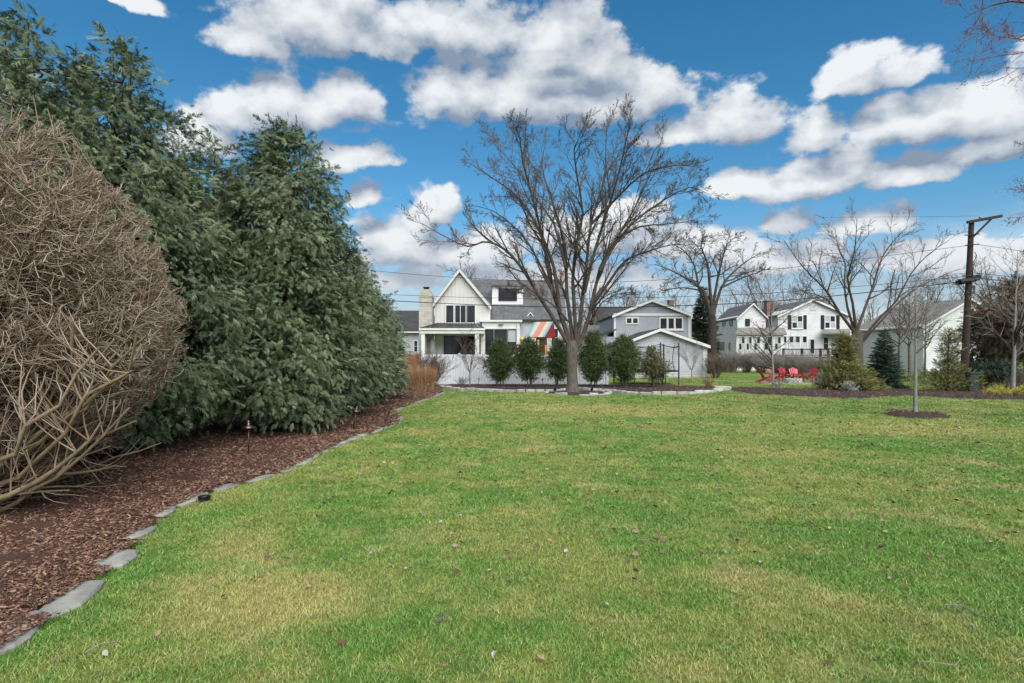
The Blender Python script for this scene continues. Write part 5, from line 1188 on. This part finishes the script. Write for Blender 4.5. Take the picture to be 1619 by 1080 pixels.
yd = 67.5; dk = MB().box(wx(1238, yd), wx(1311, yd), yd, d + .9, wz(564, yd) - .2, wz(564, yd)).build('deck', 'deck_brown', H)
rl = MB(); zt, zb = wz(551.5, yd), wz(564, yd); X0, X1 = wx(1238.5, yd), wx(1310.5, yd); rl.box(X0, X1, yd + .02, yd + .12, zt - .1, zt); rl.box(X0, X1, yd + .04, yd + .1, zb + .1, zb + .17); rl.build('rail', 'deck_brown', dk)
bl = MB(); x = X0
while x < X1: bl.box(x - .022, x + .022, yd + .05, yd + .09, zb + .17, zt - .1); x += .16
tag(bl.build('balusters', 'deck_brown', dk), kind='stuff')
for px in (1239, 1268, 1297.5, 1310): MB().box(wx(px, yd) - .1, wx(px, yd) + .1, yd - .05, yd + .17, -.05, zt + .06).build('post', 'deck_brown', dk)

# --- long white building at right
d = 60.0; H = thing('white_outbuilding', 'long white lap-sided building with broad grey-brown roof behind the utility pole', 'house', (wx(1530, d), d, 0))
xl, xr, xa = wx(1460, d), wx(1606, d), wx(1532, d); ze, za = wz(514, d), wz(472.5, d)
gable_body(H, 'wall', xl, xr, ze, xa, za - .1, d, d + 12, 'white_siding'); siding(H, 'siding', d - .003, xl, xr, .1, ze, 'white_siding', .22, -1, (xa, za - .25)); side_siding(H, 'siding', xl - .003, d, d + 12, .1, ze, 'white_siding', -1, .22)
gable_roof(H, wx(1455, d), wz(517, d), xa, za + .05, wx(1611, d), wz(517, d), d - .35, d + 12.3, 'brown_shingle', .18, 'white_paint', .2)
pwin(H, d - .03, 1531, 1539, 489, 500, 1, 2, fm='white_paint')

# ------------------------------------------------------------------ white vinyl fence, cedar fence
F_D = 32.6; fx0, fx1 = wx(668, F_D), wx(960, F_D); FH = wz(560.5, F_D)
fe = thing('vinyl_fence', 'solid white vinyl privacy fence across the back of the yard', 'fence', (fx0, F_D, 0)); npan = 5; pw = (fx1 - fx0) / npan
for i in range(npan + 1):
    x = fx0 + pw * i; po = MB().box(x - .064, x + .064, F_D - .064, F_D + .064, -.1, FH + .02).build('post', 'vinyl', fe)
    MB().prism([(x - .075, F_D - .075, FH + .021), (x + .075, F_D - .075, FH + .021), (x + .075, F_D - .075, FH + .05), (x, F_D - .075, FH + .085), (x - .075, F_D - .075, FH + .05)], (0, .15, 0)).build('post_cap', 'vinyl', po)
for i in range(npan):
    a, b2 = fx0 + pw * i + .066, fx0 + pw * (i + 1) - .066
    MB().box(a, b2, F_D - .03, F_D + .03, FH - .13, FH).build('rail', 'vinyl', fe); MB().box(a, b2, F_D - .03, F_D + .03, .04, .2).build('rail', 'vinyl', fe)
    n = 13; w_ = (b2 - a) / n; proto = None
    for k in range(n):
        if proto is None:
            o = MB().box(a + w_ * k + .007, a + w_ * (k + 1) - .007, F_D - .011, F_D + .011, .201, FH - .131).build('board', 'vinyl', fe); proto = o
        else: o = proto.copy(); COL.objects.link(o); o.location.x = proto.location.x + w_ * k
cf = thing('cedar_fence', 'short run of orange cedar board fence behind the dry grass', 'fence', (wx(655, 33.4), 33.4, 0)); x = wx(612, 33.4); k = 0; proto = None
while x < wx(679, 33.4):
    if proto is None: proto = MB().box(x, x + .135, 33.4, 33.42, 0, wz(560, 33.4) - .04).build('board', 'cedar', cf); xp = x
    else: o = proto.copy(); COL.objects.link(o); o.location.x = x - xp; o.location.z = random.uniform(-.015, .015)
    x += .143
MB().box(wx(612, 33.4), wx(679, 33.4), 33.37, 33.45, wz(560, 33.4) - .02, wz(560, 33.4) + .03).build('cap_rail', 'cedar', cf)
for z in (.4, 1.4): MB().box(wx(612, 33.4), wx(679, 33.4), 33.425, 33.47, z, z + .09).build('rail', 'cedar', cf)

# ------------------------------------------------------------------ playset behind the fence
d = 40.0; S = thing('playset', 'wooden playset tower with a striped rainbow canopy behind the white fence', 'playset', (wx(856, d), d, 0))
X0, X1 = wx(841, d), wx(871, d); zd = 1.55; zr_, ze_ = wz(509, d), wz(533, d - 1)
for x in (X0, X1):
    for y in (d - .85, d + .85): MB().box(x - .055, x + .055, y - .055, y + .055, 0, ze_ + .15).build('post', 'red_cedar', S)
MB().box(X0 - .05, X1 + .05, d - .9, d + .9, zd - .08, zd).build('deck', 'red_cedar', S)
for k in range(11):
    x = X0 + .06 + (X1 - X0 - .12) * k / 10
    if 5 <= k <= 6: continue
    MB().box(x - .066, x + .066, d - .93, d - .905, zd - .15, zd + .85).build('board', 'red_cedar', S)
MB().box(X0 - .06, X1 + .06, d - .97, d - .932, zd + .78, zd + .9).build('rail', 'red_cedar', S); MB().box(X0 - .06, X1 + .06, d - .97, d - .932, zd - .12, zd).build('rail', 'red_cedar', S)
cols = ['tarp_blue', 'tarp_green', 'tarp_yellow', 'tarp_pink', 'tarp_orange', 'tarp_pink', 'tarp_yellow', 'tarp_green', 'tarp_blue']
E0, E1 = wx(839, d), wx(871, d)
for k, c in enumerate(cols):
    a = E0 + (E1 - E0) * k / 9; b2 = E0 + (E1 - E0) * (k + 1) / 9 - .004; s = .22
    m_ = MB(); m_.slab([(a, d - 1.1, ze_), (b2, d - 1.1, ze_), (b2 + s, d, zr_), (a + s, d, zr_)], .012); m_.slab([(a + s, d, zr_), (b2 + s, d, zr_), (b2, d + 1.1, ze_), (a, d + 1.1, ze_)], .012); m_.build('canopy_strip', c, S)
for x, c in ((E0 + .12, 'tarp_yellow'), (E1 - .02, 'tarp_red')): MB().prism([(x, d - 1.05, ze_), (x, d + 1.05, ze_), (x + .16, d, zr_ - .06)], (.012, 0, 0)).build('canopy_end', c, S)
# lower roofed bay, swing beam with frame legs, yellow rails
MB().box(wx(812, d), X0 - .07, d - .06, d + .06, wz(546.5, d), wz(544, d)).build('swing_beam', 'red_cedar', S)
MB().bar((wx(813, d), d, wz(545, d)), (wx(809, d), d - 1.0, 0), .09, .09).bar((wx(813, d), d, wz(545, d)), (wx(809, d), d + 1.0, 0), .09, .09).build('frame_leg', 'red_cedar', S)
for x in (wx(820, d), wx(828, d)): MB().cyl((x, d, wz(546, d)), (x, d, .6), .014, .014, 5).build('swing_chain', 'play_yellow', S)
MB().box(wx(817.5, d), wx(830.5, d), d - .12, d + .12, .55, .6).build('swing_seat', 'play_yellow', S)
MB().box(wx(870.5, d), wx(872.5, d), d - 1.0, d - .95, wz(560, d), wz(546, d)).build('handle', 'play_yellow', S); MB().box(wx(858, d), wx(861, d), d - 1.02, d - .99, wz(546, d), wz(538, d)).build('handle', 'play_yellow', S)
MB().lathe((wx(831, d), d - .8, wz(541, d)), [(.02, 0), (.2, .05), (.22, .2), (.02, .35)], 8).build('bell_toy', 'play_yellow', S)

S.rotation_euler.z = R(-24)
# ------------------------------------------------------------------ trampoline
d = 33.4; tr = 1.8; tc_ = (wx(1021, d), d); T = thing('trampoline', 'black trampoline with padded enclosure poles and net before the grey garage', 'trampoline', (tc_[0], tc_[1], 0)); zt_ = .82
k = 40; rg = [(tc_[0] + tr * math.cos(i * 6.2832 / k), tc_[1] + tr * math.sin(i * 6.2832 / k)) for i in range(k + 1)]
MB().path([(x, y, zt_ - .03) for x, y in rg], .03, 6).build('frame', 'black_metal', T)
m_ = MB(); m_.lathe((tc_[0], tc_[1], zt_), [(tr - .32, .0), (tr + .02, .0), (tr + .02, .035), (tr - .32, .035)], 40); m_.f = m_.f[:-2]; m_.build('pad', 'pad_blue', T)
MB().lathe((tc_[0], tc_[1], zt_ - .02), [(tr - .3, 0), (tr - .3, .012)], 40).build('mat', 'black_frame', T)
HP = wz(541.5, 31.6)
for i in range(6):
    a = R(-18 + 60 * i); x, y = tc_[0] + (tr + .06) * math.cos(a), tc_[1] + (tr + .06) * math.sin(a); tx, ty = -math.sin(a) * .12, math.cos(a) * .12
    MB().path([(x + tx, y + ty, zt_ - .05), (x + tx, y + ty, .03), (x - tx, y - ty, .03), (x - tx, y - ty, zt_ - .05)], .026, 6).build('leg', 'black_metal', T)
    MB().cyl((x, y, .25), (x, y, HP), .042, .042, 8).build('pole', 'pad_blue', T)
m_ = MB(); pts = []
for i in range(6):
    for s in range(6):
        a = R(-18 + 60 * (i + s / 6)); pts.append((tc_[0] + (tr + .06) * math.cos(a), tc_[1] + (tr + .06) * math.sin(a), HP - .1 - .16 * math.sin(math.pi * s / 6)))
m_.path(pts + pts[:1], .016, 5).build('top_cord', 'black_metal', T)
a = R(-34); q = [(tc_[0] + (tr - .1 - .12 * math.sin(math.pi * s / 8)) * math.cos(a), tc_[1] + (tr - .1) * math.sin(a), HP - .12 + (zt_ - HP + .12) * s / 8) for s in range(9)]
MB().path(q, .02, 5).build('net_edge', 'black_metal', T)
m = bpy.data.materials.new('net'); m.use_nodes = True; MATS['net'] = m; N = NT(m.node_tree); tn_ = N.n('ShaderNodeBsdfTransparent'); df = N.n('ShaderNodeBsdfDiffuse'); df.inputs[0].default_value = (.02, .02, .02, 1); mx = N.n('ShaderNodeMixShader'); mx.inputs[0].default_value = .10
m.node_tree.links.new(tn_.outputs[0], mx.inputs[1]); m.node_tree.links.new(df.outputs[0], mx.inputs[2]); m.node_tree.links.new(mx.outputs[0], m.node_tree.nodes['Material Output'].inputs[0])
m_ = MB(); n = 36; m_.add([(p[0] * .97 + tc_[0] * .03, p[1] * .97 + tc_[1] * .03, p[2] - .02) for p in pts] + [(tc_[0] + (tr - .05) * math.cos(R(-18 + 10 * i)), tc_[1] + (tr - .05) * math.sin(R(-18 + 10 * i)), zt_ + .04) for i in range(36)], [(i, (i + 1) % 36, (i + 1) % 36 + 36, i + 36) for i in range(36)]); m_.build('net', 'net', T)

# ------------------------------------------------------------------ red chairs around the fire pit
def make_chair(label, pink):
    t = thing('adirondack_chair', label, 'chair', (0, 0, 0), group='red chairs around the fire pit'); c1 = 'chair_red'; c2 = 'chair_pink' if pink else 'chair_red'
    for i in range(5):
        x = (i - 2) * .105; h = .98 - abs(i - 2) * .05; m_ = MB(); m_.prism([(x - .047, .22, .32), (x + .047, .22, .32), (x * 1.25 + .052, .50, h), (x * 1.25 - .052, .50, h)], (0, .02, 0)); m_.build('back_slat', c2, t)
    for i in range(5): y = -.28 + i * .115; z = .40 - i * .022; MB().box(-.27, .27, y, y + .1, z, z + .02).build('seat_slat', c2 if pink else c1, t)
    for s in (-1, 1):
        MB().box(s * .36 - .065, s * .36 + .065, -.36, .36, .58, .602).build('armrest', c1, t)
        MB().box(s * .31 - .02, s * .31 + .02, -.31, -.21, 0, .58).build('leg', c1, t)
        MB().prism([(s * .29 - .018, -.30, .40), (s * .29 - .018, .62, .0), (s * .29 - .018, .70, .0), (s * .29 - .018, .62, .09), (s * .29 - .018, -.30, .30 + .18)], (.036, 0, 0)).build('rear_leg', c1, t)
    MB().box(-.30, .30, .26, .285, .42, .5).build('back_rail', c1, t); MB().box(-.34, .34, .345, .372, .545, .579).build('back_rail', c1, t); return t
pit = G(1249, 606.0)
def place(t, px, py, rz): g0 = G(px, py); t.location = (g0[0], g0[1], .03); t.rotation_euler = (0, 0, rz); t.scale = (.92,) * 3; return t
place(make_chair('pink-backed red garden chair facing the camera behind the fire pit', True), 1259, 603.6, 0.0)
place(make_chair('pink-backed garden chair turned three-quarters, left of the fire pit', True), 1229, 604.2, .75)
place(make_chair('red garden chair at far left of the pit, seen from its side', False), 1213, 606.2, 1.45)
place(make_chair('red garden chair at the right of the pit beside the big juniper', False), 1281, 605.4, -1.0)
place(make_chair('red garden chair between the two pink-backed ones', False), 1243.5, 602.6, .3)
pt = thing('fire_pit_patio', 'round grey paver patio under the red chairs', 'patio', (pit[0], pit[1], 0)); r_ = random.Random(3)
for ri, (rad, n) in enumerate(((.35, 5), (.75, 10), (1.15, 15), (1.55, 20), (1.9, 25))):
    for i in range(n):
        a0 = (i + .04) * 6.2832 / n; a1 = (i + .96) * 6.2832 / n; r0, r1 = rad - .18, rad + .18; h = .03 + r_.uniform(-.004, .004)
        q = [(pit[0] + r0 * math.cos(a0), pit[1] + .25 + r0 * math.sin(a0), -.02), (pit[0] + r1 * math.cos(a0), pit[1] + .25 + r1 * math.sin(a0), -.02), (pit[0] + r1 * math.cos(a1), pit[1] + .25 + r1 * math.sin(a1), -.02), (pit[0] + r0 * math.cos(a1), pit[1] + .25 + r0 * math.sin(a1), -.02)]
        MB().prism(q, (0, 0, .02 + h)).build('paver', 'paver', pt)
fp = thing('fire_pit', 'low ring of pale stone blocks between the red chairs', 'fire pit', (pit[0] + .1, pit[1], 0))
for l in range(2):
    for i in range(11):
        a = (i + .5 * l) * 6.2832 / 11; x, y = pit[0] + .15 + .42 * math.cos(a), pit[1] - .1 + .42 * math.sin(a); o = MB().box(-.115, .115, -.07, .07, .0, .13).build('block', 'border_stone', fp, bevel=.01); o.location = Vector((x, y, .035 + l * .133)) - ORG[fp.name]; o.rotation_euler.z = a + math.pi / 2
        for v in o.data.vertices: v.co += ORG[fp.name]

# ------------------------------------------------------------------ utility pole, wires
d = 31.0; pb = (wx(1523.5, d), d, 0); ptop = P(1536, 350, d); U = thing('utility_pole', 'dark leaning wooden utility pole with a top crossarm and cable clamps', 'utility pole', pb)
tb = Tubes(); n = 10; tb.add([tuple(np.array((pb[0], d, -.3)) * (1 - i / n) + np.array(ptop) * (i / n)) for i in range(n + 1)], [.20 - .075 * i / n for i in range(n + 1)]); tb.build('pole', 'pole_wood', U, 12)
a0 = P(1529, 351.5, d - .18); a1 = P(1584, 341.5, d - .18); MB().bar(a0, a1, .10, .15).build('crossarm', 'pole_wood', U)
MB().bar(P(1567, 346.5, d - .16), P(1532, 381, d - .16), .06, .09).build('brace', 'pole_wood', U)
MB().lathe(P(1550, 346, d - .18), [(.02, 0), (.05, .03), (.07, .09), (.05, .15), (.02, .17)], 8).build('insulator', 'pvc_grey', U)
MB().bar(P(1512, 447, d - .14), P(1550, 438, d - .14), .10, .22).build('cable_clamp', 'cable', U); MB().cyl(P(1517, 446, d - .2), P(1547, 441, d - .2), .16, .1, 8).build('splice_case', 'cable', U)
MB().box(wx(1533.5, d), wx(1540, d), d - .36, d - .17, wz(466, d), wz(452, d)).build('meter_box', 'pvc_grey', U)
for py in (372, 388, 437): MB().cyl(P(1526, py, d - .2), P(1548, py - 2, d - .2), .03, .03, 6).build('bracket', 'cable', U)
MB().path([P(1541, 398, d - .16), P(1544, 405, d - .16), P(1540, 413, d - .16), P(1537, 440, d - .15)], .018, 5).build('drop_wire', 'cable', U)
def wire(label, pts, r, name='overhead_wire'):
    tb = Tubes(); q = smooth_line([P(*p) for p in pts], 8); tb.add([tuple(v) for v in q], [r] * len(q)); o = tb.build(name, 'cable', None, 5); tag(o, label, 'wire', 'overhead wires')
# spans: the line runs parallel to the back fence, a little farther off on the left
wire('highest thin overhead wire, passing in front of the steep white gable', [(430, 408, 40), (600, 429, 38), (800, 443, 36), (1000, 445, 34.5), (1240, 424, 32.8), (1532, 388, 31)], .012)
wire('thin overhead wire just above the thick cable', [(430, 456, 40), (645, 467, 37.5), (830, 472, 36), (1000, 471, 34.5), (1240, 462, 32.8), (1528, 437, 31)], .013)
wire('thick black overhead cable, lowest, crossing before all the houses', [(430, 464, 40), (645, 477, 37.5), (830, 484.5, 36), (1000, 485.5, 34.5), (1240, 475, 32.8), (1516, 446, 31)], .024)
wire('thin wire running off the pole to the right edge, highest', [(1540, 386, 31), (1619, 398, 29.8), (1800, 432, 27)], .012)
wire('thin wire running off the pole to the right edge, middle', [(1545, 432, 31), (1619, 440, 29.8), (1800, 462, 27)], .012)
wire('thick cable running off the pole to the right edge, lowest', [(1548, 440, 31), (1619, 448, 29.8), (1800, 470, 27)], .024)
wire('faint topmost wire resting on the crossarm insulator', [(1300, 343.5, 33.2), (1420, 343, 32), (1552, 341.5, 30.82)], .006)

# green utility box
g0 = G(1541, 621); ub = thing('utility_box', 'dark green metal utility box in the bed right of the pole', 'utility box', g0)
x0, x1 = g0[0] - .19, g0[0] + .19; MB().box(x0, x1, g0[1], g0[1] + .34, 0, .86).build('cabinet', 'box_green', ub, .02); MB().prism([(x0 - .03, g0[1] - .04, .862), (x1 + .03, g0[1] - .04, .862), (x1, g0[1] - .04, .93), (x0, g0[1] - .04, .93)], (0, .42, 0)).build('lid', 'box_green', ub, .01); MB().box(x0 + .05, x1 - .05, g0[1] - .012, g0[1] - .001, .08, .78).build('door', 'box_green', ub, .004)

# ------------------------------------------------------------------ path lights and small garden items
def path_light(label, base, h, rz=0.0, tilt=0.0):
    t = thing('path_light', label, 'garden light', base, rz, 'bronze path lights'); ORG[t.name] = Vector((0, 0, 0))
    MB().cyl((0, 0, -.05), (0, 0, h * .93), .0125, .0125, 8).build('post', 'bronze', t, smooth=True); MB().lathe((0, 0, 0), [(.035, 0), (.035, .015), (.016, .02), (.016, .05)], 10).build('base', 'bronze', t)
    MB().lathe((0, 0, h * .84), [(.085, 0), (.083, .008), (.035, .045), (.022, .052), (.02, .075), (.012, .09)], 16).build('shade', 'copper', t, smooth=True); MB().lathe((0, 0, h * .84 + .09), [(.012, 0), (.016, .01), (.008, .03)], 8).build('finial', 'copper', t)
    t.rotation_euler = (0, tilt, rz); return t
path_light('nearest bronze path light with a cone shade in the red mulch', G(393, 723), .56)
path_light('leaning bronze path light further along the evergreens', G(558, 682), .52, 0, R(9))
path_light('small path light by the orange dry grass', G(653, 634), .5)
path_light('small path light beside the grey shrub at the end of the left bed', G(677, 621), .42)
path_light('path light at the right of the trampoline leg in the far bed', G(1073, 613), .48)
path_light('path light in the far bed between the second and third young arborvitae', G(858, 612.5), .46)
path_light('path light in the far bed just right of the small bare tree', G(757, 611), .46)
for (px, py), lab in (((877, 621.5), 'small black spotlight left of the big trunk'), ((935, 621.5), 'small black spotlight right of the big trunk')):
    g0 = G(px, py); t = thing('spotlight', lab, 'garden light', (g0[0], g0[1], 0.03)); MB().cyl((g0[0], g0[1], 0), (g0[0], g0[1], .12), .02, .02, 6).build('stake', 'black_metal', t); MB().cyl((g0[0], g0[1] - .08, .15), (g0[0] + .05, g0[1] + .06, .24), .06, .05, 10).build('lamp_head', 'black_metal', t)
g0 = G(323, 793); t = thing('well_light', 'round black garden light set against the flagstone edging', 'garden light', g0)
MB().lathe((g0[0], g0[1], 0), [(.062, 0), (.062, .05), (.066, .052), (.066, .062), (.058, .064)], 20).build('housing', 'black_metal', t, .002); MB().lathe((g0[0], g0[1], .064), [(.05, 0), (.048, .004)], 18).build('lens', 'glass', t)
g0 = G(603, 686); t = thing('garden_stake', 'thin dark leaning metal stake at the edge of the mulch', 'stake', g0); tp_ = P(617, 647, g0[1] + .3); MB().cyl((g0[0], g0[1], -.03), tp_, .006, .005, 6).cyl(tp_, (tp_[0] + .05, tp_[1], tp_[2] + .03), .005, .005, 5).build('rod', 'black_metal', t)

# fallen leaves and twigs
LM = ['leaf_brown', 'leaf_tan', 'leaf_grey']
mat('leaf_brown', (0.15, 0.075, 0.04), (0.09, 0.05, 0.03), 20, 0.8); mat('leaf_tan', (0.36, 0.25, 0.16), (0.26, 0.18, 0.12), 20, 0.8); mat('leaf_grey', (0.42, 0.39, 0.36), (0.3, 0.28, 0.26), 20, 0.8); mat('leaf_mix', (0.10, 0.055, 0.035), None, tint=(0.36, 0.29, 0.22), rough=.85)
def leaf_geo(g, s):
    c = g.uniform(.15, .5); out = [(-.5, 0, .1), (-.2, -.28, .05), (.15, -.22, .02), (.55, 0, .12), (.15, .24, .15 + c * .3), (-.2, .27, .12 + c * .3), (0, 0, -.0)]
    V = [(x * s, y * s * g.uniform(.8, 1.1), z * s * g.uniform(.5, 1.6)) for x, y, z in out]; F = [(6, 0, 1), (6, 1, 2), (6, 2, 3), (6, 3, 4), (6, 4, 5), (6, 5, 0)]; return V, F
g = random.Random(17); meshes = []
for k in range(9):
    V, F = leaf_geo(g, g.uniform(.034, .062)); me = bpy.data.meshes.new('fallen_leaf'); me.from_pydata(V, [], F); me.materials.append(MATS[LM[k % 3]]); me.update(); meshes.append(me)
spots = [(602, 822), (755, 762), (772, 908), (888, 848), (868, 860), (820, 805), (925, 790), (730, 820), (640, 770), (560, 760), (585, 765), (640, 838), (620, 845), (600, 860), (565, 848), (590, 880), (752, 857), (775, 760), (855, 783), (1140, 778), (520, 825), (700, 830), (857, 1049), (780, 1045), (700, 1062), (1462, 996), (1388, 872), (1460, 905), (490, 935), (520, 1010), (535, 1025), (165, 1043), (250, 1010), (1310, 1056), (1018, 951), (1433, 935), (895, 878), (960, 962), (830, 880), (640, 905), (1050, 775), (1120, 740), (980, 775), (930, 735), (1180, 790), (1290, 800), (1360, 760), (540, 745), (660, 745), (720, 770), (1000, 830), (1060, 905), (400, 915), (420, 860), (350, 950)]
for k, (px, py) in enumerate(spots):
    p = G(px + g.uniform(-4, 4), py); o = bpy.data.objects.new('fallen_leaf', meshes[g.randrange(9)]); COL.objects.link(o); o.location = (p[0], p[1], .03); o.rotation_euler = (g.uniform(-.5, .5), g.uniform(-.5, .5), g.uniform(0, 6.28))
    tag(o, 'curled dry fallen leaf lying on the near lawn', 'leaf', 'dry leaves on the near lawn')
VV = []; FF = []; TT = []; off = 0
for k in range(5200):
    y = 4 + 26 * g.random() ** .8; x = g.uniform(-.85, .95) * y
    if (x < -2.6 and y < 26) or (g.random() < .45 and not (math.sin(x * .7 + y * .35) + math.sin(x * .31 - y * .5 + 2) > .3)): continue
    V, F = leaf_geo(g, g.uniform(.022, .055) * (1 + y / 40)); a = g.uniform(0, 6.28); V = [(x + u * math.cos(a) - v * math.sin(a), y + u * math.sin(a) + v * math.cos(a), .028 + w_ * 1.5) for u, v, w_ in V]
    VV += V; FF += [(i + off, j + off, l + off) for i, j, l in F]; TT += [g.random() ** 1.6] * len(V); off += len(V)
tag(link('leaf_litter', np_mesh('leaf_litter', np.array(VV), np.array(FF), 'leaf_mix', np.array(TT))), 'small dark leaf scraps strewn over the lawn', 'leaf litter', kind='stuff')
def fallen_twig(label, pts, r, m_='twig_pale'):
    tb = Tubes(); c = G(*pts[0][0])
    for br in pts: q = [(G(*p)[0], G(*p)[1], .036 + .012 * math.sin(i * 2.1)) for i, p in enumerate(br)]; tb.add(q, [r * (1 - .5 * i / len(q)) for i in range(len(q))], g.random())
    o = tb.build('fallen_twig', m_, None, 5); tag(o, label, 'twig', 'twigs on the lawn'); based(o, c)
fallen_twig('pale forked twig on the lawn at lower right', [[(1494, 965), (1520, 968), (1548, 978), (1572, 990)], [(1508, 968), (1525, 982), (1542, 1002)]], .0032)
fallen_twig('pale straight twig on the lawn near the flagstones, lower left', [[(134, 1043), (158, 1032), (184, 1021)]], .004)
fallen_twig('thin twig at the bottom edge below the flagstones', [[(82, 1060), (98, 1040)]], .003)
fallen_twig('dark little heap of twigs on the near lawn, left of centre', [[(686, 994), (700, 990), (716, 989)], [(690, 990), (705, 984), (712, 970)], [(696, 993), (704, 981)]], .003, 'twig_brown')
fallen_twig('long faint pale twig by the bottom right edge', [[(1450, 1056), (1480, 1062), (1510, 1060), (1520, 1052)]], .003)
fallen_twig('pale twig at the upper middle right of the near lawn', [[(1008, 860), (1022, 862), (1036, 866)]], .003)
